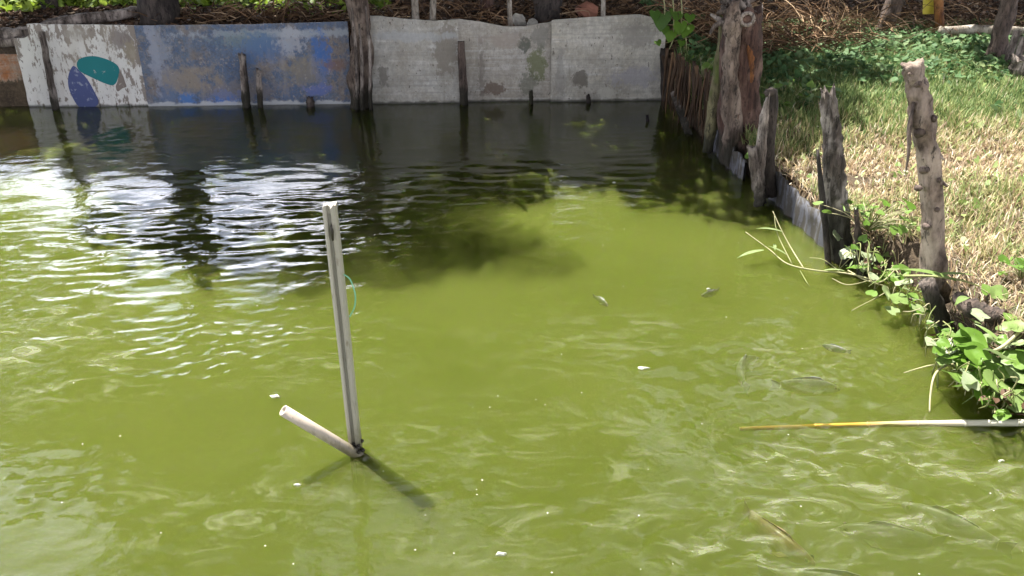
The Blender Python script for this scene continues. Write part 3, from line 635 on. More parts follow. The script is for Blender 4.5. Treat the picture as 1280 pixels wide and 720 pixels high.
# palm whose trunk is the fibrous one standing in the water between the blue and the grey sheets
pb = Wp(452, 132, .16); pb.z = 0
crownP = Vector(up_sun(G(450, 268), 6.6))
palm = thing('palm_tree', 'palm tree with a ragged fibrous trunk standing at the wall between blue and grey sheets', 'palm tree', (pb.x, pb.y, 0))
mb = MB(); pt = Wp(446, 0, .16); tube(mb, [Vector((pb.x + .02, pb.y, -.4)), pb, (pb + pt) / 2 + Vector((.02, 0, 0)), pt, pt.lerp(crownP, .45) + Vector((.35, .25, -.5)), crownP], [.14, .125, .115, .11, .10, .08], 22, 60, .4, .14, 31)
mb.build('trunk', MAT['palm_bark'], palm)
for k, (a, b, w_, s_) in enumerate((((440, 10), (447, 132), 7, 3), ((457, 8), (463, 120), 6, 7), ((449, 30), (452, 128), 6, 9))):
    mb = MB(); t0, b0 = Wp(*a, .33), Wp(*b, .31); tube(mb, [b0 - Vector((0, 0, .2)), b0, (b0 + t0) / 2 + Vector((.02, 0, 0)), t0], [.035, .035, .03, .012], 8, 16, .5, .3, s_, .02, .6); mb.build('bark_strip', MAT['driftwood'], palm)
rnd = random.Random(9)
def frond(mb, base, az, elev, ln, droop, seed):
    d = Vector((cos(az), sin(az), 0)); P = []
    for i in range(9):
        t = i / 8; P.append(base + d * (ln * t * cos(elev) * (1 - .15 * t)) + Vector((0, 0, ln * (sin(elev) * t - droop * t * t))))
    tube(mb, P, [.03, .02, .006], 5, 16, tint=.6); C = spline(P, 46); r = random.Random(seed)
    for i in range(5, 46, 2):
        t = (C[i + 1] - C[i - 1]).normalized() if i < 46 else d; side = t.cross(Vector((0, 0, 1))).normalized()
        l = .50 * math.sin(pi * (i / 46) ** .8) ** .6 + .12
        for s_ in (-1, 1):
            q = (side * s_ + t * .55 + Vector((0, 0, -.35 + r.uniform(-.15, .15)))).normalized() * l; w2 = t * .017
            a = C[i]; mb.add([a - w2, a + w2, a + q * .6 + w2 * .9 + Vector((0, 0, .03)), a + q * .6 - w2 * .9 + Vector((0, 0, .03)), a + q - Vector((0, 0, .05))], [(0, 1, 2, 3), (3, 2, 4)], r.uniform(.3, .8))
for k in range(12):
    az = radians([-34, -96, 12, 35, 80, 120, -44, -27, 100, 60, 140, -66][k]); mb = MB()
    frond(mb, crownP, az, [.15, .2, .2, .45, .5, .6, .2, .1, .3, .9, 1.0, .2][k], [2.3, 1.7, 1.7][k] if k < 3 else rnd.uniform(1.6, 2.0), .25 if k in (0, 1, 6, 7, 11) else rnd.uniform(.45, .65), k); mb.build('frond', MAT['frond'], palm, False)

# background trees beyond the yard: they close the view and darken the reflection right of the gap
bgt = [(-2.4, 17.5, 6.6), (0.1, 15.6, 7.4), (2.6, 17.0, 8.2), (5.2, 15.4, 7.6), (8.0, 16.6, 8.0), (10.6, 14.0, 8.0), (-11.2, 15.5, 6.8), (13.6, 17.0, 8.5), (-12.2, 10.6, 6.8), (-13.0, 7.0, 7.2), (-12.6, 3.0, 7.0)]  # last three stand out of view, added to block sky light at left
bgl = ['left-hand broad green tree beside the gap of open sky', 'broad green tree behind the stained sheet', 'tall green tree behind the raised grey sheet', 'broad green tree behind the brush pile', 'tall green tree behind the creeper patch', 'broad green tree at the right behind the slim brown tree', 'green tree far left beyond the sunlit shrubs', 'tall green tree at the far right', 'unseen green tree added left of the pond beyond the orange sheet to block sky light', 'unseen green tree added on the left bank to block sky light, middle one', 'unseen green tree added on the left bank to block sky light, nearest the camera']
for i, (x, y, h) in enumerate(bgt):
    r = random.Random(100 + i); z0 = gz(x, y); bl = []
    for _ in range(17): bl.append((x + r.uniform(-1.5, 1.5), y + r.uniform(-1.2, 1.2), z0 + r.uniform(.8, h - .8), r.uniform(.75, 1.15)))
    tree(bgl[i], (x, y, z0), (x + r.uniform(-.3, .3), y, z0 + h * .4), .14, bl, MAT['bark_dark'], 460, .27, 60 + i, .35, group='trees beyond the yard')

# sunlit shrubs behind the left of the wall
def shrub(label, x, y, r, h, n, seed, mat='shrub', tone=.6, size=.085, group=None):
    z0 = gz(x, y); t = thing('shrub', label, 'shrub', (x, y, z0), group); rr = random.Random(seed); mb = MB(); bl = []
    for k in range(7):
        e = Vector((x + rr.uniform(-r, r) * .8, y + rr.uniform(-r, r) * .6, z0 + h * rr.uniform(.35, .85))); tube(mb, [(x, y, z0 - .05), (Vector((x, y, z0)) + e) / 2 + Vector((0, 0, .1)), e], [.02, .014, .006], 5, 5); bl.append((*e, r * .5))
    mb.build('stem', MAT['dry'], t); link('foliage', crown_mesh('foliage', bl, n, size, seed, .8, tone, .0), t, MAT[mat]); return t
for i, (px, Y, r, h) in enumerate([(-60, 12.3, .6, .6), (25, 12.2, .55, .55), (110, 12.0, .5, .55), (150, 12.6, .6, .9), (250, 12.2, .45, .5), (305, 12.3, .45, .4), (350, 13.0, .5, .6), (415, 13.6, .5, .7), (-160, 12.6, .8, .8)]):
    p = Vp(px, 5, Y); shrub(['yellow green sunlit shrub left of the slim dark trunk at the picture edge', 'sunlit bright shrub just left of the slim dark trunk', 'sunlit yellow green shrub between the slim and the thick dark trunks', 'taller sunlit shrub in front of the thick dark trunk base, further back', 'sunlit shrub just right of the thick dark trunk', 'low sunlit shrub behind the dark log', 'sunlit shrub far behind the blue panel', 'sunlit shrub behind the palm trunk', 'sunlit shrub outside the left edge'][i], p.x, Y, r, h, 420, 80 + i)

# ------------------------------------------------------------------ ground cover
def blades(n_try, xr, yr, keep, hgt, wid, tintf, seed, lean=.5):
    rng = np.random.default_rng(seed); x = rng.uniform(*xr, n_try); y = rng.uniform(*yr, n_try); k = keep(x, y, rng); x = x[k]; y = y[k]; n = len(x)
    z = gh(x, y) - .01; a = rng.uniform(0, 2 * pi, n); H = hgt(x, y, rng); L = lean(x, y) if callable(lean) else lean
    ld = np.abs(rng.normal(0, 1, n)) * L + .12; dx = np.cos(a) * H * ld; dy = np.sin(a) * H * ld; hz = H / np.sqrt(1 + ld ** 2)
    w_ = wid(x, y) * rng.uniform(.6, 1.3, n); sx = -np.sin(a) * w_; sy = np.cos(a) * w_
    dx /= np.sqrt(1 + ld ** 2); dy /= np.sqrt(1 + ld ** 2)
    P = lambda f, g, s_: np.stack([x + dx * f + sx * s_, y + dy * f + sy * s_, z + hz * g], 1)
    V = np.stack([P(0, 0, -1), P(0, 0, 1), P(.35, .6, -.8), P(.35, .6, .8), P(1.0, 1.0, -.1), P(1.0, 1.0, .1)], 1).reshape(-1, 3)
    o = np.arange(n)[:, None] * 6; F = np.concatenate([o + [0, 1, 3, 2], o + [2, 3, 5, 4]], 0)
    return V, F, np.repeat(np.clip(tintf(x, y, rng), 0, 1), 6)
def inview(x, y, m=.6): return np.abs(x) < (y * .70 + m)
def greenness(x, y):
    g = sm(y, 6.2, 7.7) + .24 + .16 * vnoise(x, y, 2.4, 11) + .22 * vnoise(x, y, 7.0, 12) + .05 * sm(x, 3.6, 4.8) * sm(y, 5.0, 6.5)
    return np.clip(g, 0, 1)
def tint_grass(x, y, rng):
    g = greenness(x, y); green = rng.normal(.20, .12, len(x)) + .18 * (1 - sm(y, 6.5, 8.2)); dry = rng.normal(.78, .20, len(x))
    return np.where(rng.random(len(x)) < g * .92 + .04, green, dry)
def keepg(x, y, rng): return (sdf(x, y) > .05) & inview(x, y, 2.2) & (vnoise(x, y, 6.5, 91) + .5 * vnoise(x, y, 14, 92) > -1.15 + 2.2 * rng.random(len(x)) ** 3 - .35) & ~((y > 9.7) & (x < 2.3)) & (y > 1.0)
V, F, T = blades(430000, (1.2, 9.0), (1.0, 12.5), keepg, lambda x, y, r: (.035 + .06 * r.random(len(x))) * (1 + .7 * greenness(x, y)), lambda x, y: .0016 + .0005 * y, tint_grass, 21, lambda x, y: 1.6 - 1.0 * greenness(x, y))
tag(link('grass', np_mesh('grass', V, F, False, T), mat=MAT['grass']), 'short half dry grass on the bank, straw coloured near and green further back', 'grass', kind='stuff')
def heart(n=10):
    V = [(0, 0, 0)]; out = [(0, -.05), (.28, -.22), (.48, -.05), (.46, .25), (.25, .6), (0, .85), (-.25, .6), (-.46, .25), (-.48, -.05), (-.28, -.22)]
    V += [(x, y - .05, .07 * abs(x) * 2 - .06 * (y > .7)) for x, y in out]; F = [(0, i, i % 10 + 1) for i in range(1, 11)]; return np.array(V, float), np.array(F)
HV, HF = heart()
def hearts(x, y, z, size, rng, tilt=.5, tint=None):
    n = len(x); a = rng.uniform(0, 2 * pi, n); c, s_ = np.cos(a), np.sin(a); tx, ty = rng.normal(0, tilt, n), rng.normal(0, tilt, n); S_ = size[:, None]
    vx = HV[None, :, 0] * S_; vy = HV[None, :, 1] * S_; vz = HV[None, :, 2] * S_
    X_ = vx * c[:, None] - vy * s_[:, None]; Y_ = vx * s_[:, None] + vy * c[:, None]; Z_ = vz + X_ * tx[:, None] + Y_ * ty[:, None]
    V = np.stack([X_ + x[:, None], Y_ + y[:, None], Z_ + z[:, None]], 2).reshape(-1, 3); F = (np.arange(n)[:, None, None] * len(HV) + HF[None]).reshape(-1, 3)
    return V, F, np.repeat(tint if tint is not None else rng.uniform(.1, .9, n), len(HV))
rng = np.random.default_rng(31); x = rng.uniform(1.7, 8.5, 16000); y = rng.uniform(6.0, 12.0, 16000)
k = (sdf(x, y) > .12) & inview(x, y, 1.6) & (rng.random(16000) < np.clip(sm(y, 7.9, 9.4) + .35 * (vnoise(x, y, 3, 8) > .9), .0, 1)); x = x[k]; y = y[k]
V, F, T = hearts(x, y, gh(x, y) + rng.uniform(.04, .15, len(x)), rng.uniform(.035, .085, len(x)), rng, .45)
tag(link('ground_creeper', np_mesh('ground_creeper', V, F, False, T), mat=MAT['ivy']), 'heart leaved green creeper covering the shaded far grass', 'creeper', kind='stuff')
rng = np.random.default_rng(33); x = rng.uniform(-9, -1.6, 9000); y = rng.uniform(10.7, 14, 9000); k = (rng.random(9000) < sm(y, 10.9, 11.7) * (.35 + .5 * (vnoise(x, y, 3, 18) > -.3))) & inview(x, y, 1.5); x = x[k]; y = y[k]
V, F, T = hearts(x, y, gh(x, y) + rng.uniform(.03, .20, len(x)), rng.uniform(.04, .10, len(x)), rng, .6)
tag(link('low_weeds', np_mesh('low_weeds', V, F, False, T), mat=MAT['shrub']), 'sunlit yellow green weeds on the ground far behind the painted panels', 'weeds', kind='stuff')
rng = np.random.default_rng(35); x = rng.uniform(1.2, 7, 9000); y = rng.uniform(2.8, 8.6, 9000); k = (sdf(x, y) > .06) & inview(x, y) & (rng.random(9000) < .16 + .5 * (vnoise(x, y, 5, 28) > .9)); x = x[k]; y = y[k]
V, F, T = hearts(x, y, gh(x, y) + rng.uniform(.02, .07, len(x)), rng.uniform(.018, .05, len(x)), rng, .6)
tag(link('small_weeds', np_mesh('small_weeds', V, F, False, T), mat=MAT['weedleaf']), 'small pale leaves of weeds scattered through the dry bank grass', 'weeds', kind='stuff')
# leaf litter behind the wall and along the far bank
rng = np.random.default_rng(41); x = rng.uniform(-13, 14, 130000); y = 9.75 + 12 * rng.random(130000) ** 1.6
k = (sdf(x, y) > .05) & inview(x, y, 3.0) & ((x < 2.2) | (y > 10.8)) ; x = x[k]; y = y[k]; C = np.stack([x, y, gh(x, y) + rng.uniform(.0, .05, len(x))], 1)
V, F = leaf_quads(C, .085, rng, .8, .5); dap = rng.uniform(.1, 1, len(x))
tag(link('leaf_litter', np_mesh('leaf_litter', V, F, False, np.repeat(dap, 4)), mat=MAT['litter']), 'brown dead leaves strewn on the ground behind the wall', 'leaf litter', kind='stuff')
def twig_pile(name, label, spots, n, ln, rad, seed, cat, mat='dry'):
    r = random.Random(seed); mb = MB()
    for _ in range(n):
        cx, cy, sx_, sy_, h = r.choice(spots); x = r.gauss(cx, sx_); y = r.gauss(cy, sy_); z = gz_fast(x, y) + abs(r.gauss(0, h)); a = r.uniform(0, 2 * pi); l = r.uniform(.5, 1.3) * ln; el = r.gauss(0, .35)
        d = Vector((cos(a), sin(a), el)) * l; m_ = d * .5 + Vector((r.gauss(0, .12), r.gauss(0, .12), r.gauss(.05, .12))) * l
        p = Vector((x, y, z)); q = p + d; q.z = max(q.z, gz_fast(x, y) + .01)
        tube(mb, [p, p + m_, q], [rad * r.uniform(.6, 1.4), rad * .8, rad * .3], 3, 5, tint=r.random(), cap=False)
    return tag(mb.build(name, MAT[mat], None, False), label, cat, kind='stuff')
def gz_fast(x, y): return .34 + (.32 * float(sm(y, 9.0, 9.9)) * (1 - float(sm(x, 1.6, 3.0)))) + .10 * float(sm(y, 6, 10))
b1 = Vp(960, 20, 10.6); b2 = Vp(1040, 18, 11.2); b3 = Vp(890, 30, 10.4); b4 = Vp(1010, 35, 10.3)
twig_pile('dry_brush_pile', 'tangled heap of dry brown twigs and fronds behind the tall dead stump', [(b1.x, b1.y, .45, .35, .22), (b2.x, b2.y, .5, .35, .2), (b3.x, b3.y, .3, .25, .2), (b4.x, b4.y, .4, .2, .12)], 1500, .6, .006, 51, 'brush pile')
p1 = Vp(330, 22, 11.0); p2 = Vp(400, 22, 11.2); p3 = Vp(270, 24, 10.8)
twig_pile('twig_litter', 'dry pale twigs and roots on the ground behind the blue panel', [(p1.x, p1.y, .5, .3, .05), (p2.x, p2.y, .4, .4, .07), (p3.x, p3.y, .5, .2, .04)], 420, .35, .008, 52, 'twigs')
p1 = Vp(1220, 28, 11.3); p2 = Vp(1150, 15, 12.3); p3 = Vp(1270, 20, 11.6)
twig_pile('straw_litter', 'sunlit reddish straw and twigs at the back right of the yard', [(p1.x, p1.y, .5, .4, .08), (p2.x, p2.y, .6, .4, .12), (p3.x, p3.y, .4, .4, .12)], 700, .4, .007, 53, 'straw')
p1 = Vp(500, 14, 10.9); p2 = Vp(620, 14, 11.0); p3 = Vp(760, 10, 11.2)
twig_pile('twig_litter', 'dark twigs in the shaded ground behind the grey sheets', [(p1.x, p1.y, .4, .3, .05), (p2.x, p2.y, .5, .3, .06), (p3.x, p3.y, .5, .3, .08)], 420, .35, .007, 54, 'twigs')
# pale felled trunk / ledge lying at the back right
mb = MB(); tube(mb, [Vp(1175, 38, 10.9), Vp(1225, 37, 10.9), Vp(1300, 40, 10.8)], [.05, .06, .05], 8, 12, .3, .1, 66)
tag(mb.build('fallen_log', MAT['stick']), 'pale sunlit log lying at the back right behind the creepers', 'log')

# poles and small things standing behind the grey sheets
for (a, b, wpx, Y, lab) in (((512, -60), (520, 26), 9, 10.15, 'pale leaning stick rising behind the smooth grey sheet, nearest the palm trunk'), ((541, -60), (541, 26), 8, 10.15, 'pale upright stick rising behind the smooth grey sheet, right of the leaning one'), ((632, -60), (638, 32), 6, 10.15, 'thin pale stick behind the sagging sheet top'), ((752, -60), (754, 24), 6, 10.3, 'thin pale stick behind the raised sheet beside the terracotta shard')):
    t, bb = Vp(*a, Y), Vp(*b, Y); r = wpx / 2 / 104; ft = bb + (bb - t).normalized() * .35
    post('stick', lab, 'stick', [ft, bb, (bb + t) / 2 + Vector((.01, 0, 0)), t], [r, r, r * .9, r * .8], MAT['stick'], 8, .1, .03, int(a[0]), .004)
for (px, py, Y, r, mt, lab, nm) in ((648, 24, 10.5, .10, 'stone', 'rough pale stone behind the sagging sheet top', 'stone'), (665, 27, 10.3, .07, 'stone', 'small grey stone right of the pale one', 'stone'), (733, 13, 10.8, .14, 'brickred', 'reddish terracotta shard leaning behind the raised sheet', 'pot_shard'), (1245, 100, 8.9, .05, 'stone', 'small pale stone by the slim brown tree', 'stone')):
    mb = MB(); c = Vp(px, py, Y); c.z = max(gz(c.x, c.y) + r * .3, c.z - .02); N = 12; Vv = []; Ff = []
    for i in range(7):
        for j in range(N):
            th = pi * i / 6; ph = 2 * pi * j / N; d = Vector((sin(th) * cos(ph), sin(th) * sin(ph) * .8, cos(th) * .75)); Vv.append(c + d * r * (1 + .5 * mn.noise(d * 1.7 + Vector((px, 0, 0)))))
    for i in range(6):
        for j in range(N): Ff.append((i * N + j, (i + 1) * N + j, (i + 1) * N + (j + 1) % N, i * N + (j + 1) % N))
    mb.add(Vv, Ff); tag(mb.build(nm, MAT[mt], None, False), lab, nm.replace('_', ' '))
# orange post, yellow plastic scrap and pink rag at the back right
post('timber_post', 'short orange brown post with a broken top at the back right', 'post', [Vp(1178, 50, 11.3), Vp(1174, 20, 11.3), Vp(1172, -30, 11.3)], [.06, .06, .055], MAT['bark_orange'], 10, .2, .1, 71)
mb = MB(); c = Vp(1162, 4, 11.4); box(mb, c, (.09, .01, 0), (.005, .02, .01), (-.02, .0, .12)); tag(mb.build('plastic_scrap', MAT['yellow'], None, False), 'yellow plastic scrap hung left of the orange post', 'plastic scrap')
for px in (610, 575):
    pass
post('timber_post', 'reddish brown post stump in the dark ground behind the sheet join', 'post', [Vp(609, 32, 11.2), Vp(609, 0, 11.2), Vp(610, -80, 11.2)], [.09, .085, .08], MAT['bark_red'], 10, .3, .1, 72)
post('timber_post', 'dark post behind the blue panel left of the palm trunk', 'post', [Vp(346, 22, 12.2), Vp(347, 0, 12.2), Vp(348, -70, 12.2)], [.05, .05, .05], MAT['bark_dark'], 8, .2, .1, 73)

# ------------------------------------------------------------------ right bank: liners, stumps and posts
def liner(name, label, pxs, tops, mat, seed):
    n = 40; base = [G(*p) for p in pxs]; C = spline(base, n); mb = MB(); V = []; F = []
    for i, c in enumerate(C):
        t = (C[min(i + 1, n)] - C[max(i - 1, 0)]).normalized(); nn = Vector((-t.y, t.x, 0)); nn = nn if nn.x < 0 else -nn
        z1 = float(np.interp(i / n, np.linspace(0, 1, len(tops)), tops)) + .02 * mn.noise(Vector((i * .4, seed, 0)))
        for k in range(7):
            z = -.25 + (z1 + .25) * k / 6; o = nn * (.02 * mn.noise(Vector((i * .22, z * 4, seed))) + .012 * sin(i * 1.1) + .02); V.append(c + o + Vector((0, 0, z)))
        for k in range(7): q = V[-7]; V.append(q - nn * .02) if False else V.append(V[i * 14 + k] - nn * .018)
    for i in range(n):
        for k in range(6):
            a = i * 14 + k; F.append((a, a + 1, a + 15, a + 14)); b = a + 7; F.append((b, b + 14, b + 15, b + 1))
        a = i * 14 + 6; F.append((a, a + 7, a + 21, a + 14))
    mb.add(V, F); return tag(mb.build(name, mat), label, 'bank liner')
liner('bank_liner', 'rippled blue grey sheet holding the bank between the rotten stub and the split post', [(955, 240), (975, 257), (1003, 284), (1040, 316)], [.20, .24, .22, .20, .19], MAT['zinc'], 1)
liner('bank_liner', 'small blue grey sheet at the foot of the tall dead stump', [(888, 180), (900, 195), (915, 212), (932, 226)], [.22, .20, .2, .16], MAT['zinc'], 2)
# roots hanging below the wall corner
mb = MB(); r = random.Random(3)
for k in range(60):
    px = r.uniform(828, 900); f = (px - 828) / 72; py = 62 + f * 40 + r.uniform(-8, 8); a = Vp(px, py, 9.3 - f * 1.4); e = Vector((a.x + r.uniform(-.06, .08), a.y + r.uniform(-.1, .05), -.02 + r.uniform(-.05, .15)))
    tube(mb, [a, a.lerp(e, .5) + Vector((r.uniform(-.04, .04), -.05, 0)), e], [.012 * r.uniform(.4, 1.8), .01, .003], 5, 9, .5, tint=r.uniform(0, .7) ** 1.5)
tag(mb.build('hanging_roots', MAT['dry']), 'mass of dry roots hanging to the water in the dark wall corner', 'roots', kind='stuff')
# leaning plank in the corner
mb = MB(); a = G(868, 172) ; a.z = -.1; t = Vp(842, 115, 8.9); d = (t - a).normalized(); box(mb, (a + t) / 2, d * (a - t).length / 2, d.cross(Vector((0, 1, 0))).normalized() * .035, d.cross(d.cross(Vector((0, 1, 0)))).normalized() * .012)
tag(mb.build('leaning_plank', MAT['driftwood'], None, False), 'narrow grey plank slanting into the water at the wall corner', 'plank')
# tall dead stump
sb = G(922, 204, 0); st = thing('dead_tree_stump', 'tall thick dead stump with peeling grey bark and reddish heartwood at the bank', 'tree stump', (sb.x, sb.y, 0))
Ys = sb.y
mb = MB(); tube(mb, [Vector((sb.x, Ys, -.4)), Vp(927, 200, Ys), Vp(927, 110, Ys), Vp(930, 40, Ys), Vp(931, 12, Ys)], [.19, .175, .16, .15, .14], 22, 40, .3, .10, 91, .05); mb.build('heartwood', MAT['bark_red'], st)
mb = MB(); Yf = Ys - .12
tube(mb, [Vp(914, 216, Yf), Vp(914, 160, Yf), Vp(913, 90, Yf), Vp(916, 30, Yf), Vp(917, 4, Yf)], [.05, .07, .065, .06, .04], 16, 30, .5, .25, 92, .05); mb.build('bark_slab', MAT['palm_bark'], st)
mb = MB(); tube(mb, [Vp(939, 120, Ys - .12), Vp(939, 70, Ys - .12), Vp(936, 34, Ys - .12)], [.012, .04, .02], 8, 12, .4, .2, 93); mb.build('wood_scar', MAT['bark_orange'], st)
mb = MB()
for k in range(26):
    r = random.Random(300 + k); a = Vp(r.uniform(905, 945), r.uniform(2, 30), Ys - r.uniform(-.1, .14)); e = a + Vector((r.gauss(0, .12), r.gauss(0, .1), r.gauss(.02, .10)))
    tube(mb, [a, (a + e) / 2 + Vector((r.gauss(0, .04), 0, r.gauss(.02, .03))), e], [.026, .02, .008], 6, 5, .3, tint=.5)
mb.build('gnarled_top', MAT['driftwood'], st)
mb = MB(); c = Vp(934, 24, Ys - .16)
for k in range(9):
    a = 2 * pi * k / 9; a2 = 2 * pi * (k + 1) / 9; tube(mb, [c + Vector((cos(a) * .055, 0, sin(a) * .05)), c + Vector((cos(a2) * .055, 0, sin(a2) * .05))], [.016, .016], 6, 2, .2)
mb.build('knot', MAT['driftwood'], st)
post('timber_post', 'mossy brown stem leaning against the left of the tall dead stump', 'post', [Vp(884, 190, 7.6), Vp(889, 150, 7.6), Vp(900, 80, 7.6), Vp(905, 20, 7.6)], [.05, .05, .05, .035], MAT['moss_wood'], 10, .4, .1, 94, .02)
post('timber_post', 'dark hooked post between the tall stump and the split post', 'post', [Vp(963, 245, 6.3), Vp(960, 220, 6.3), Vp(963, 160, 6.3), Vp(967, 118, 6.3), Vp(958, 116, 6.25)], [.055, .05, .042, .034, .025], MAT['bark_dark'], 16, .4, .15, 95, .01)
post('timber_post', 'grey splinter post right against the dark hooked post', 'post', [Vp(950, 245, 6.22), Vp(950, 200, 6.22), Vp(955, 150, 6.22), Vp(960, 120, 6.22)], [.045, .045, .035, .012], MAT['driftwood'], 9, .4, .2, 96, .03)
post('stake', 'short rotten grey stub by the water left of the hooked post', 'stake', [Vp(950, 256, 6.15), Vp(948, 238, 6.15), Vp(944, 212, 6.15), Vp(939, 182, 6.15)], [.045, .042, .036, .025], MAT['driftwood'], 10, .55, .3, 97, .03)
# split post and its thin companion
Yp = G(1050, 325).y
post('timber_post', 'tall split grey post with a black wet foot at the water edge', 'post', [Vp(1056, 352, Yp), Vp(1052, 322, Yp), Vp(1046, 250, Yp), Vp(1041, 180, Yp), Vp(1035, 114, Yp)], [.078, .076, .066, .054, .040], MAT['split_post'], 22, .40, .20, 98, .05, n=40)
post('stake', 'thin black splinter standing against the left of the tall split post', 'stake', [Vp(1036, 335, Yp - .05), Vp(1032, 290, Yp - .05), Vp(1027, 240, Yp - .05), Vp(1022, 188, Yp - .05)], [.022, .02, .02, .010], MAT['bark_dark'], 8, .3, .1, 99, .02)
# knobbly post with hanging bark
g = G(1167, 342, .26); Yk = g.y; kp = thing('timber_post', 'tallest knobbly pale post with flaking bark and a hanging dark strip', 'post', (g.x, g.y, .26))
mb = MB(); tube(mb, [Vp(1170, 375, Yk), Vp(1168, 340, Yk), Vp(1165, 270, Yk), Vp(1158, 190, Yk), Vp(1150, 130, Yk), Vp(1140, 78, Yk)], [.062, .058, .056, .058, .055, .046], 22, 50, .42, .06, 101, .012); mb.build('trunk', MAT['bark_pale'], kp)
mb = MB(); tube(mb, [Vp(1142, 128, Yk - .03), Vp(1137, 160, Yk - .05), Vp(1136, 190, Yk - .05), Vp(1132, 216, Yk - .04)], [.012, .022, .016, .004], 7, 10, .4, .2, 102, .0, .5); mb.build('bark_strip', MAT['bark_brown'], kp)
for i, (px, py, s_) in enumerate(((1152, 165, .030), (1168, 148, .022), (1158, 212, .026), (1174, 225, .018), (1149, 105, .02), (1160, 283, .02), (1172, 262, .018), (1150, 235, .018))):
    mb = MB(); c = Vp(px, py, Yk - .055); tube(mb, [c + Vector((0, .03, -.01)), c, c + Vector((random.uniform(-.015, .015), -.016, .004))], [s_, s_ * .8, s_ * .4], 8, 5, .3, 0, i); mb.build('knot', MAT['bark_brown'], kp)
for i, (a, b) in enumerate((((1178, 228), (1184, 233)), ((1142, 95), (1136, 92)), ((1172, 190), (1180, 200)))):
    mb = MB(); tube(mb, [Vp(*a, Yk - .02), Vp(*b, Yk - .06)], [.012, .006], 6, 3); mb.build('broken_twig', MAT['bark_pale'], kp)
# cut stub below it
Yq = G(1184, 418).y
post('stake', 'short cut stub with pale top leaning at the water below the knobbly post', 'stake', [Vp(1190, 440, Yq), Vp(1182, 415, Yq), Vp(1170, 382, Yq), Vp(1158, 352, Yq)], [.045, .045, .043, .040], MAT['driftwood'], 12, .2, .08, 104, .003)
# rotten timber half buried at the edge
post('fallen_log', 'half buried rotten log in the bank right of the cut stub', 'log', [Vp(1195, 370, 4.05), Vp(1215, 385, 3.95), Vp(1255, 398, 3.85)], [.03, .05, .04], MAT['bark_brown'], 10, .4, .15, 105)
post('stake', 'dry brown stem stub just right of the split post foot', 'stake', [Vp(1078, 350, Yp - .25), Vp(1074, 310, Yp - .22), Vp(1070, 262, Yp - .2)], [.03, .028, .012], MAT['bark_brown'], 8, .4, .2, 106, .02)
# leaning boards and stumps at the back right
for i, (a, b, Y, lab) in enumerate((((1272, 38), (1254, 92), 9.2, 'grey board leaning left beside the slim brown tree'), ((1280, 46), (1268, 88), 9.1, 'second grey board leaning right behind the first by the slim brown tree'))):
    mb = MB(); t, bb = Vp(*a, Y), Vp(*b, Y); d = (t - bb).normalized(); bb = bb - d * .15; sd = Vector((d.z, 0, -d.x)).normalized(); box(mb, (t + bb) / 2, d * (t - bb).length / 2, sd * .035, d.cross(sd) * .015)
    tag(mb.build('leaning_board', MAT['driftwood'], None, False), lab, 'board')
post('dead_tree_stump', 'low grey broken stump at the right edge behind the grass', 'tree stump', [Vp(1284, 112, 8.6), Vp(1280, 95, 8.6), Vp(1276, 70, 8.6)], [.14, .12, .07], MAT['driftwood'], 14, .5, .3, 107, .06)

# ------------------------------------------------------------------ leafy plants with individual leaves
LEAF = {}
def leaf_mesh(kind, tint):
    key = (kind, tint)
    if key in LEAF: return LEAF[key]
    mb = MB()
    if kind == 'round':
        n = 16; V = [(0, 0, 0)]
        for ring, rr in ((0, .55), (1, 1.0)):
            for i in range(n):
                a = 2 * pi * i / n; r = rr * (1 - .42 * max(0, cos(a + pi)) ** 10 + .05 * cos(5 * a) * ring); V.append((.5 * r * sin(a), .5 * r * cos(a) + .25, .05 * ring * sin(3 * a) - .05 * rr * rr + .06 * rr))
        F = [(0, 1 + i, 1 + (i + 1) % n) for i in range(n)] + [(1 + i, 1 + n + i, 1 + n + (i + 1) % n, 1 + (i + 1) % n) for i in range(n)]
    elif kind == 'heart': V, F = [tuple(v) for v in HV], [tuple(f) for f in HF]
    else:
        V = []; F = []
        for i in range(7):
            t = i / 6; w_ = .09 * math.sin(pi * min(1, .12 + t * .9)) ; V += [(-w_, t, .10 * t - .25 * t * t + .02), (0, t, .10 * t - .25 * t * t), (w_, t, .10 * t - .25 * t * t + .02)]
        for i in range(6):
            a = i * 3; F += [(a, a + 1, a + 4, a + 3), (a + 1, a + 2, a + 5, a + 4)]
    mb.add(V, F, tint); me = mb.mesh('leaf'); me.materials.append(MAT['bigleaf']); LEAF[key] = me; return me
def put_leaf(parent, kind, pos, size, az, tilt, roll=0.0, tint=.5):
    o = bpy.data.objects.new('leaf', leaf_mesh(kind, round(tint * 6) / 6)); COL.objects.link(o); o.parent = parent
    o.location = Vector(pos) - Vector(parent.location); o.scale = (size,) * 3; o.rotation_euler = (Matrix.Rotation(az, 4, 'Z') @ Matrix.Rotation(tilt, 4, 'X') @ Matrix.Rotation(roll, 4, 'Y')).to_euler(); return o
mb = MB(); mb.add([tuple(v) for v in HV], [tuple(f) for f in HF], .7); dead_leaf = mb.mesh('dead_leaf'); dead_leaf.materials.append(MAT['litter'])
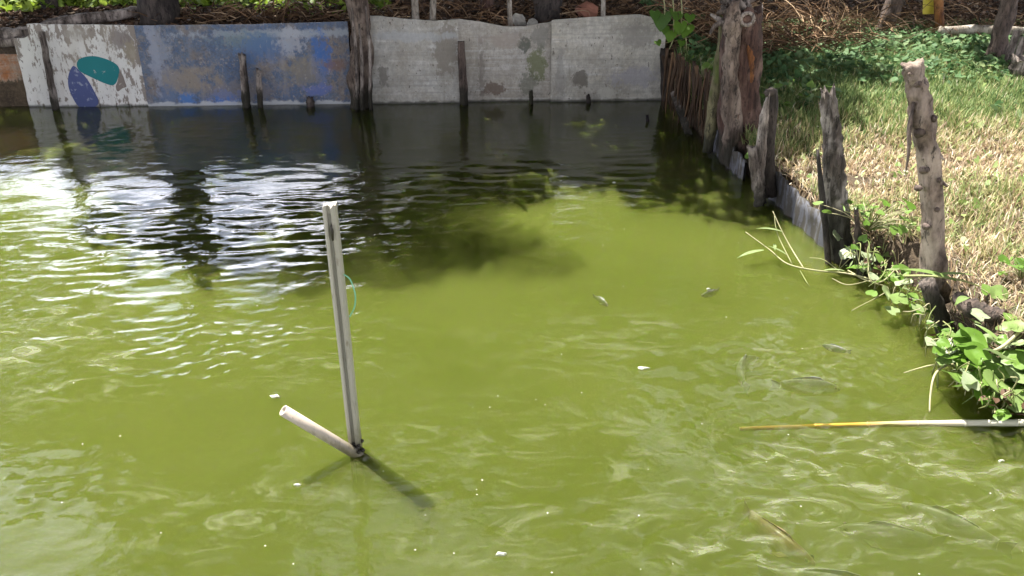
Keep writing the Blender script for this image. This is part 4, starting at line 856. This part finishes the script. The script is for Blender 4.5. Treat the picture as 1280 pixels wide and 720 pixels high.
# water's-edge plant, lower right: traced leaves (px, py, distance shift, size m, kind, tint)
ep = G(1235, 480, .0); edge = thing('waterside_plant', 'leafy round leaved plant spilling over the bank into the water at the lower right', 'plant', (ep.x, ep.y, .05))
LV = [(1243, 440, .11, .9), (1215, 432, .12, .35), (1196, 428, .08, .2), (1205, 470, .15, .45), (1225, 446, .10, .3), (1262, 452, .10, .55), (1258, 488, .16, .75), (1282, 470, .15, .9), (1238, 498, .10, .4), (1275, 510, .13, .6), (1250, 470, .12, .5), (1180, 452, .06, .6), (1192, 446, .06, .35), (1222, 458, .09, .25), (1290, 495, .14, .8), (1270, 425, .10, .9), (1262, 410, .08, .7), (1210, 415, .07, .3), (1228, 478, .09, .55), (1284, 440, .11, .5), (1180, 432, .05, .25), (1244, 515, .06, .3), (1300, 520, .14, .7), (1170, 440, .045, .3)]
r = random.Random(77); stems = MB()
for (px, py, s_, tn) in LV:
    zz = .05 + .22 * max(0, (500 - py) / 100) + r.uniform(0, .04); p = G(px, py, zz); put_leaf(edge, 'round', p - Vector((0, s_ * .25, 0)), s_ * 1.3, r.uniform(-1.2, 1.2) + (pi if r.random() < .3 else 0), r.uniform(.1, .6), r.uniform(-.3, .3), tn)
    q = p + Vector((r.uniform(.05, .2), r.uniform(.02, .18), -.06)); q.z = max(.0, min(q.z, gz(q.x, q.y))); tube(stems, [p + Vector((0, 0, -.005)), (p + q) / 2 + Vector((0, 0, .03)), q], [.004, .004, .005], 5, 6, tint=r.uniform(.3, .9))
stems.build('stem', MAT['greenstem'], edge)
for k in range(90):
    px = r.uniform(1165, 1290); py = 425 + (px - 1165) * .66 + r.uniform(-35, 12); p = G(px, py, r.uniform(.02, .14)); put_leaf(edge, r.choice(['heart', 'heart', 'blade']), p, r.uniform(.02, .055), r.uniform(0, 6.28), r.uniform(-.3, .9), r.uniform(-.5, .5), r.uniform(.1, .9))
for k in range(70):
    px = r.uniform(1180, 1310); lo = 418 + (px - 1180) * .05; hi = 455 + (px - 1180) * .62; py = r.uniform(lo, hi); z = .02 + .22 * (hi - py) / (hi - lo); p = G(px, py, z); s_ = r.uniform(.045, .11); put_leaf(edge, 'round', p, s_, r.uniform(0, 6.28), r.uniform(.0, .9), r.uniform(-.5, .5), r.choice([.1, .2, .3, .5, .8, 1.]))
for k in range(34):
    px = r.uniform(1075, 1290); yb = np.interp(px, [p[0] for p in bank_px], [p[1] for p in bank_px]); z = r.uniform(.01, .2); o = put_leaf(edge, 'heart', G(px, yb - r.uniform(-2, 40), z), r.uniform(.03, .06), r.uniform(0, 6.28), r.uniform(-.5, .9), r.uniform(-.5, .5), .5); o.data = dead_leaf; o['label'] = 'dead brown leaf'
# mid bank creeper
cp = G(1110, 360, .1); creep = thing('bank_creeper', 'trailing pale green creeper at the foot of the posts on the bank edge', 'creeper', (cp.x, cp.y, .1))
for (px, py, s_, tn, z) in [(1050, 298, .09, 1.0, .18), (1093, 348, .07, .95, .15), (1112, 372, .10, .8, .12), (1125, 378, .11, .75, .12), (1089, 368, .07, .5, .08), (1132, 340, .08, .45, .2), (1066, 262, .06, .4, .28), (1081, 270, .06, .3, .28), (1230, 398, .10, 1.0, .25), (1248, 372, .10, .7, .28), (1235, 365, .07, .5, .28), (1118, 390, .08, .9, .08), (1140, 372, .07, .5, .15), (1095, 285, .06, .3, .28), (1128, 240, .07, .6, .28), (1265, 400, .08, .5, .26), (1100, 325, .07, .5, .2), (1078, 300, .06, .25, .25), (1155, 328, .06, .4, .28), (1190, 420, .07, .6, .15), (1222, 405, .06, .8, .2)]:
    p = G(px, py, z); put_leaf(creep, 'round' if s_ > .08 else 'heart', p, s_, r.uniform(-1, 1), r.uniform(.2, .9), r.uniform(-.4, .4), tn)
for (px, py, ln, az, z) in [(1210, 372, .24, 2.4, .30), (1195, 352, .30, 1.4, .3), (1250, 428, .16, .4, .22), (1165, 345, .2, -1.9, .3)]:
    put_leaf(creep, 'blade', G(px, py, z), ln, az, .3, 0, .6)
vm = MB()
def runner(mb, pts, rad=.004, tint=.7):
    """stem traced through (px, py, z) points"""
    tube(mb, [G(*p) for p in pts], [rad, rad, rad * .6], 5, max(10, 5 * len(pts)), tint=tint)
runner(vm, [(1130, 345, .26), (1160, 345, .3), (1200, 350, .30), (1230, 360, .27)], .007, .6)
runner(vm, [(1060, 338, .05), (1082, 350, .05), (1102, 352, .10), (1118, 338, .16), (1130, 325, .22)], .005, .8)
runner(vm, [(1050, 268, .25), (1068, 300, .2), (1075, 330, .12), (1092, 342, .08)], .004, .9)
runner(vm, [(1085, 320, .2), (1088, 350, .1), (1110, 362, .05), (1065, 388, .01)], .004, .8)
runner(vm, [(1150, 405, .05), (1152, 392, .1), (1160, 385, .15), (1170, 372, .2)], .006, .9)
runner(vm, [(1195, 455, .10), (1180, 458, .12), (1168, 470, .12), (1163, 495, .05), (1162, 515, .0)], .006, .9)
runner(vm, [(1198, 458, .08), (1170, 456, .06), (1150, 460, .03), (1130, 466, .01)], .004, .8)
runner(vm, [(1222, 480, .03), (1238, 500, .02), (1252, 516, .0)], .004, .8)
runner(vm, [(1240, 440, .2), (1255, 432, .24), (1278, 412, .26), (1300, 400, .26)], .009, 1.)
for k in range(95):
    px = r.uniform(1060, 1270); yb = np.interp(px, [p[0] for p in bank_px], [p[1] for p in bank_px]); z = r.uniform(.1, .26); a = G(px, yb - r.uniform(10, 50), z); b = G(px + r.uniform(-25, 12), yb + r.uniform(-15, 8), max(0, z - r.uniform(.08, .25)))
    tube(vm, [a, (a + b) / 2 + Vector((r.uniform(-.05, .02), -.03, r.uniform(.0, .09))), b], [.0035, .0035, .0015], 4, 7, tint=r.random())
vm.build('stem', MAT['greenstem'], creep)
for k in range(30):
    px = r.uniform(1058, 1215); yb = np.interp(px, [p[0] for p in bank_px], [p[1] for p in bank_px]); z = r.uniform(.04, .22); put_leaf(creep, r.choice(['round', 'round', 'heart']), G(px, yb - r.uniform(-6, 34), z), r.uniform(.06, .12), r.uniform(0, 6.28), r.uniform(.0, .7), r.uniform(-.4, .4), r.choice([.3, .5, .8, .95, 1.]))
for k in range(140):
    px = r.uniform(1055, 1260); yb = np.interp(px, [p[0] for p in bank_px], [p[1] for p in bank_px]); z = r.uniform(.03, .25); p = G(px, yb - r.uniform(-4, 50), z); put_leaf(creep, r.choice(['heart', 'blade', 'blade']), p, r.uniform(.02, .06), r.uniform(0, 6.28), r.uniform(-.3, .9), r.uniform(-.5, .5), r.uniform(.1, .9))
# wandering grass sprig over the water
sg = G(1000, 340, .05); sprig = thing('grass_runner', 'pale grassy runner arching out over the water from the bank', 'grass', (sg.x, sg.y, .05)); vm = MB()
runner(vm, [(1100, 352, .08), (1060, 342, .05), (1020, 338, .05), (985, 330, .05), (962, 312, .08), (932, 290, .14)], .005, .8)
runner(vm, [(1005, 336, .05), (990, 312, .10), (978, 290, .18), (966, 264, .28)], .004, .85); runner(vm, [(990, 330, .05), (975, 300, .14), (970, 285, .2), (968, 270, .26)], .0035, .7)
runner(vm, [(1050, 340, .05), (1030, 325, .1), (1012, 322, .1)], .003, .7); runner(vm, [(1090, 350, .05), (1060, 356, .03), (1040, 348, .03)], .003, .8); runner(vm, [(1000, 338, .03), (1008, 352, .02), (1012, 358, .0)], .003, .5)
vm.build('stem', MAT['greenstem'], sprig)
for (px, py, z, ln, az, tl) in [(955, 313, .08, .20, 1.9, .0), (978, 290, .18, .17, 1.5, .25), (968, 305, .1, .12, 2.9, .1), (985, 320, .07, .14, 1.2, .5), (1030, 338, .05, .12, -2, .3)]: put_leaf(sprig, 'blade', G(px, py, z), ln, az, tl, 0, .8)
# small seedling stem rising from the water near the pole
# corner vine
vb = Vp(842, 50, 9.6); vine = thing('corner_vine', 'green heart leaved vine hanging over the right end of the wall', 'vine', (vb.x, vb.y, vb.z))
for (px, py, s_, tn) in [(828, 26, .20, .1), (838, 46, .15, .55), (850, 36, .15, .5), (858, 40, .17, .65), (845, 22, .16, .2), (852, 58, .09, .3), (822, 58, .08, .2), (830, 40, .12, .15), (862, 26, .12, .35), (818, 22, .12, .1)]:
    put_leaf(vine, 'heart', Vp(px, py - 6, 9.5), s_ * 1.05, r.uniform(2.6, 3.7), r.uniform(-1.2, -.5), r.uniform(-.5, .5), tn * .6)
vm = MB()
for (a, b) in (((838, -20), (842, 40)), ((848, -20), (852, 30)), ((828, -10), (830, 30)), ((842, 40), (836, 62)), ((852, 30), (858, 62))): tube(vm, [Vp(*a, 9.52), Vp((a[0] + b[0]) / 2 + 2, (a[1] + b[1]) / 2, 9.5), Vp(*b, 9.5)], [.008, .007, .005], 5, 8, tint=.7)
vm.build('stem', MAT['greenstem'], vine)
# green weeds by the stump
def weed(label, px, py, z, n, spread, size, seed, tone=(.2, .7)):
    c = G(px, py, z); t = thing('weed', label, 'weed', (c.x, c.y, z)); rr = random.Random(seed); mb = MB()
    for k in range(n):
        p = c + Vector((rr.gauss(0, spread), rr.gauss(0, spread), rr.uniform(.03, .05 + spread * 1.2))); tube(mb, [c, (c + p) / 2 + Vector((0, 0, .03)), p], [.004, .003, .002], 4, 4, tint=rr.random()); put_leaf(t, rr.choice(['heart', 'heart', 'blade']), p, size * rr.uniform(.6, 1.3), rr.uniform(0, 6.28), rr.uniform(-.2, .9), rr.uniform(-.4, .4), rr.uniform(*tone))
    mb.build('stem', MAT['greenstem'], t)
weed('bright green weed left of the tall dead stump', 878, 100, .45, 26, .14, .09, 1); weed('yellow green weed at the split post on the bank', 1085, 288, .26, 46, .12, .06, 2, (.2, .7)); weed('small green tuft by the rotten stub', 940, 205, .25, 10, .04, .06, 3, (.0, .4))
weed('leafy weed growing right of the slim brown tree', 1236, 102, .42, 22, .13, .09, 4, (.4, 1)); weed('green tuft on the dry bank at the right edge', 1275, 350, .30, 22, .07, .07, 5, (.1, .5)); weed('broad leaved weed behind the hooked post', 985, 130, .38, 20, .16, .08, 6)

# ------------------------------------------------------------------ pipes in the pond
Yb = G(447, 562).y
pp = thing('plastic_pole', 'tall grooved white plastic pole standing in the pond', 'pole', (G(447, 562).x, Yb, 0))
a = Vp(449, 600, Yb + .0); b = Vp(412, 256, Yb - .02); d = (b - a).normalized(); sd = Vector((d.z, 0, -d.x)).normalized(); fn = d.cross(sd); fn = fn if fn.y < 0 else -fn
def prism(mb, a, b, sd, fn, prof, top_cut=0.0):
    n = len(prof); V = []
    K = 12
    for i in range(K + 1):
        c = a.lerp(b, i / K)
        for (u, v) in prof: V.append(c + sd * (u + .0012 * mn.noise(Vector((i * .6, v * 80, 0)))) + fn * v + ((b - a).normalized() * (top_cut * mn.noise(Vector((u * 300, v * 300, 1)))) if i == K else Vector((0, 0, 0))))
    F = [(i * n + j, i * n + (j + 1) % n, (i + 1) * n + (j + 1) % n, (i + 1) * n + j) for i in range(K) for j in range(n)]
    F += [tuple(range(n)), tuple(range((K + 1) * n - 1, K * n - 1, -1))]; mb.add(V, F)
hw = 7.2 / 290
mb = MB(); prism(mb, a, b, sd, fn, [(-hw, -.02), (-hw, .02), (-hw + .008, .026), (-.010, .026), (-.007, .014), (.003, .014), (.006, .024), (hw - .006, .022), (hw, .015), (hw, -.02)], .02); pole = mb.build('pole', MAT['pvc'], pp, False)
mb = MB(); prism(mb, a, b - d * .03, sd, fn, [(-.0068, .0145), (-.0068, .0165), (.0028, .0165), (.0028, .0145)]); mb.build('groove', MAT['pvc_groove'], pp, False)
mb = MB(); c = Vp(415, 290, Yb - .05); tube(mb, [c - d * .035, c, c + d * .03], [.004, .007, .003], 6, 6); mb.build('slot', MAT['sludge'], pp)
mb = MB(); c0_ = Vp(448, 562, Yb - .01)
for k in range(22):
    rr = random.Random(500 + k); c = c0_ + Vector((rr.gauss(0, .012), rr.gauss(-.012, .012), rr.uniform(-.02, .04))); tube(mb, [c - Vector((.008, 0, 0)), c, c + Vector((.008, 0, .004))], [.004, .011, .004], 6, 4, .4)
mb.build('sludge', MAT['sludge'], pp)
mb = MB(); tube(mb, [Vp(430, 343, Yb - .03), Vp(438, 350, Yb - .05), Vp(444, 368, Yb - .07), Vp(443, 384, Yb - .05), Vp(437, 396, Yb - .02)], [.0028] * 5, 6, 24); tag(mb.build('string_loop', MAT['string']), 'thin pale green string looped on the tall plastic pole', 'string')
# hollow stub pipe leaning to the left
top = G(354, 513, .27); top = Vp(354, 513, Yb - .13); foot = G(446, 568, 0); dd = (foot - top).normalized(); foot2 = foot + dd * .12
u1 = dd.cross(Vector((0, 0, 1))).normalized(); u2 = dd.cross(u1); V = []; N = 20; R0, R1 = .0235, .0165
for c, rr in ((foot2, R0), (foot, R0), (foot.lerp(top, .5), R0), (top, R0), (top, R1), (top + dd * .15, R1)):
    for j in range(N): an = 2 * pi * j / N; V.append(c + (u1 * cos(an) + u2 * sin(an)) * rr)
F = [(i * N + j, i * N + (j + 1) % N, (i + 1) * N + (j + 1) % N, (i + 1) * N + j) for i in range(5) for j in range(N)]
stub = thing('plastic_pipe', 'short hollow cream pipe leaning left out of the water at the pole foot', 'pipe', (foot.x, foot.y, 0))
mb = MB(); mb.add(V, F); mb.build('tube', MAT['pvc_stub'], stub)
mb = MB(); cc = top + dd * .10; V = [cc] + [cc + (u1 * cos(2 * pi * j / N) + u2 * sin(2 * pi * j / N)) * R1 * .99 for j in range(N)]; mb.add(V, [(0, 1 + j, 1 + (j + 1) % N) for j in range(N)]); mb.build('mud_plug', MAT['brickred'], stub)
# floating bleached pole from the right
mb = MB(); pa = G(1300, 528, .020); pm = G(1130, 530, -.003); pe = G(925, 536, -.020)
tube(mb, [G(1480, 524, .03), pa, pm, pe], [.016, .0155, .0145, .009], 12, 40, .10, 0, 5)
fp = thing('bamboo_pole', 'bleached bamboo pole floating from the right edge, its thin end sunk in the green water', 'pole', (pm.x, pm.y, 0)); mb.build('cane', MAT['bamboo'], fp)
for px in (1268, 1205, 1148, 1085, 1020):
    CC = spline([G(1480, 524, .03), pa, pm, pe], 200); gx = G(px, 530, 0).x; qi = min(range(201), key=lambda q_: abs(CC[q_].x - gx)); c = CC[qi]; rr_ = lerp_list([.016, .0155, .0145, .009], 200)[qi]; mb = MB(); tube(mb, [c - Vector((.006, 0, 0)), c, c + Vector((.006, 0, 0))], [rr_ * .98, rr_ * 1.12, rr_ * .98], 12, 4); mb.build('node_ring', MAT['bamboo'], fp)

# ------------------------------------------------------------------ fish at the surface
def fish(label, px, py, ln, az, depth, mat, bend=.0, group='fish rising at the surface'):
    c = G(px, py, 0); t = thing('fish', label, 'fish', (c.x, c.y, -depth), group)
    N, K = 12, 16; V = []; F = []
    R = Matrix.Rotation(az, 3, 'Z'); prof_h = lambda s: .17 * math.sin(pi * min(1, s * 1.02)) ** .75 * (1 - .45 * s) + .018; prof_w = lambda s: .085 * math.sin(pi * min(1, s)) ** .7 * (1 - .4 * s) + .006
    def P(s, y, z): return R @ Vector(((s - .5) * ln, (y + bend * (s - .3) ** 2) * ln, z * ln)) + Vector((c.x, c.y, -depth))
    for i in range(K + 1):
        s = i / K * .86
        for j in range(N): a = 2 * pi * j / N; V.append(P(s, cos(a) * prof_w(s), sin(a) * prof_h(s) * .9))
    for i in range(K):
        for j in range(N): F.append((i * N + j, i * N + (j + 1) % N, (i + 1) * N + (j + 1) % N, (i + 1) * N + j))
    F += [tuple(range(N)), tuple(range((K + 1) * N - 1, K * N - 1, -1))]; mb = MB(); mb.add(V, F); mb.build('body', mat, t)
    def fin(name, pts, th=.004):
        mb = MB(); n = len(pts); V = [P(s, th, z) for s, z in pts] + [P(s, -th, z) for s, z in pts]; mb.add(V, [tuple(range(n)), tuple(range(2 * n - 1, n - 1, -1))] + [(i, (i + 1) % n, n + (i + 1) % n, n + i) for i in range(n)]); mb.build(name, mat, t, False)
    fin('tail_fin', [(.83, .02), (.92, .07), (1.0, .10), (.97, 0), (1.0, -.10), (.92, -.07), (.83, -.02)]); fin('dorsal_fin', [(.25, .12), (.30, .165), (.40, .172), (.55, .15), (.68, .12), (.70, .07), (.5, .08)])
    for s_ in (-1, 1):
        mb = MB(); o = [P(.24, s_ * .07, -.02), P(.30, s_ * .15, -.03), P(.40, s_ * .16, -.035), P(.34, s_ * .07, -.03)]; mb.add(o + [q - Vector((0, 0, .004)) for q in o], [(0, 1, 2, 3), (7, 6, 5, 4), (0, 4, 5, 1), (1, 5, 6, 2), (2, 6, 7, 3), (3, 7, 4, 0)]); mb.build('pectoral_fin', mat, t, False)
        mb = MB(); e = P(.07, s_ * .045, .035); tube(mb, [e - R @ Vector((0, .004, 0)), e, e + R @ Vector((0, .004, 0))], [.002, .008 * ln / .3, .002], 8, 4); mb.build('eye', MAT['sludge'], t)
fish('grey fish curling at the surface right of centre, left of the other grey back', 925, 448, .34, -2.3, .060, MAT['fish'], .9)
fish('grey fish with its dark head at the surface above the bamboo pole', 1008, 470, .34, 2.95, .057, MAT['fish'], .15)
fish('small grey fish breaking the surface alone below the grass runner', 890, 363, .16, .5, .019, MAT['fish'], .3)
fish('small dark fish breaking the surface near the middle of the pond', 752, 372, .16, 2.0, .020, MAT['fish'], .2)
fish('rusty brown fish nosing up at the bottom right', 968, 655, .38, 2.2, .066, MAT['fish_rust'], -.3)
fish('long grey fish just under the surface at the bottom edge', 1040, 705, .50, 2.75, .10, MAT['fish'], .2)
fish('grey fish slanting in the churned water at the far lower right', 1200, 640, .42, -.75, .082, MAT['fish'], .1)
fish('grey fish in the churned water under the bamboo pole', 1120, 650, .40, -.25, .085, MAT['fish'], .1)
fish('tiny grey fish breaking the surface left of the bank creeper', 1046, 433, .15, -.6, .017, MAT['fish'], .2)

# ------------------------------------------------------------------ floating bits
fl = [(345, 495, .045, 'white foam scrap floating up left of the cream pipe'), (885, 361, .022, 'white scrap floating beside the small fish'), (1252, 576, .02, 'pale scrap floating under the bamboo pole at the right'), (626, 692, .03, 'white foam scrap floating at the bottom centre'), (372, 606, .02, 'white foam scrap left of the pole shadow'), (768, 228, .022, 'tiny pale scrap on the dark water before the wall'), (804, 460, .04, 'long pale foam streak right of centre')]
for i, (px, py, s_, lab) in enumerate(fl):
    c = G(px, py, .004); mb = MB(); rr = random.Random(i); N = 15; V = []
    for lay, (f, z) in enumerate(((1, -.004), (1, .002), (.55, .005))):
        for j in range(N): a = 2 * pi * j / N; q = .75 * s_ * f * (.7 + .8 * mn.noise(Vector((cos(a) * 1.8 + i * 3.3, sin(a) * 1.8, 0)))); V.append(c + Vector((cos(a) * q, sin(a) * q * .45, z)))
    F = [(l * N + j, l * N + (j + 1) % N, (l + 1) * N + (j + 1) % N, (l + 1) * N + j) for l in range(2) for j in range(N)] + [tuple(range(2 * N, 3 * N))]
    mb.add(V, F); tag(mb.build('foam_scrap', MAT['foam']), lab, 'scrap', 'scraps floating on the pond')
rng = np.random.default_rng(61); C = []  # tiny white specks modelled in place of sun glints, among bubbles
for _ in range(110):
    px, py = rng.uniform(0, 1280), rng.uniform(150, 720); g = G(px, py)
    if sdf(np.array([g.x]), np.array([g.y]))[0] < -.1: C.append((g.x, g.y, .005, rng.uniform(.001, .003)))
mb = MB()
for (x, y, z, s_) in C:
    V = [(x + s_ * 1.3 * cos(a) , y + s_ * sin(a), z) for a in np.linspace(0, 2 * pi, 7)[:-1]] + [(x, y, z + s_ * .7)]; mb.add(V, [(i, (i + 1) % 6, 6) for i in range(6)])
tag(mb.build('glint_specks', MAT['foam']), 'scattered tiny white bubbles and modelled sun glints on the pond', 'specks', kind='stuff')
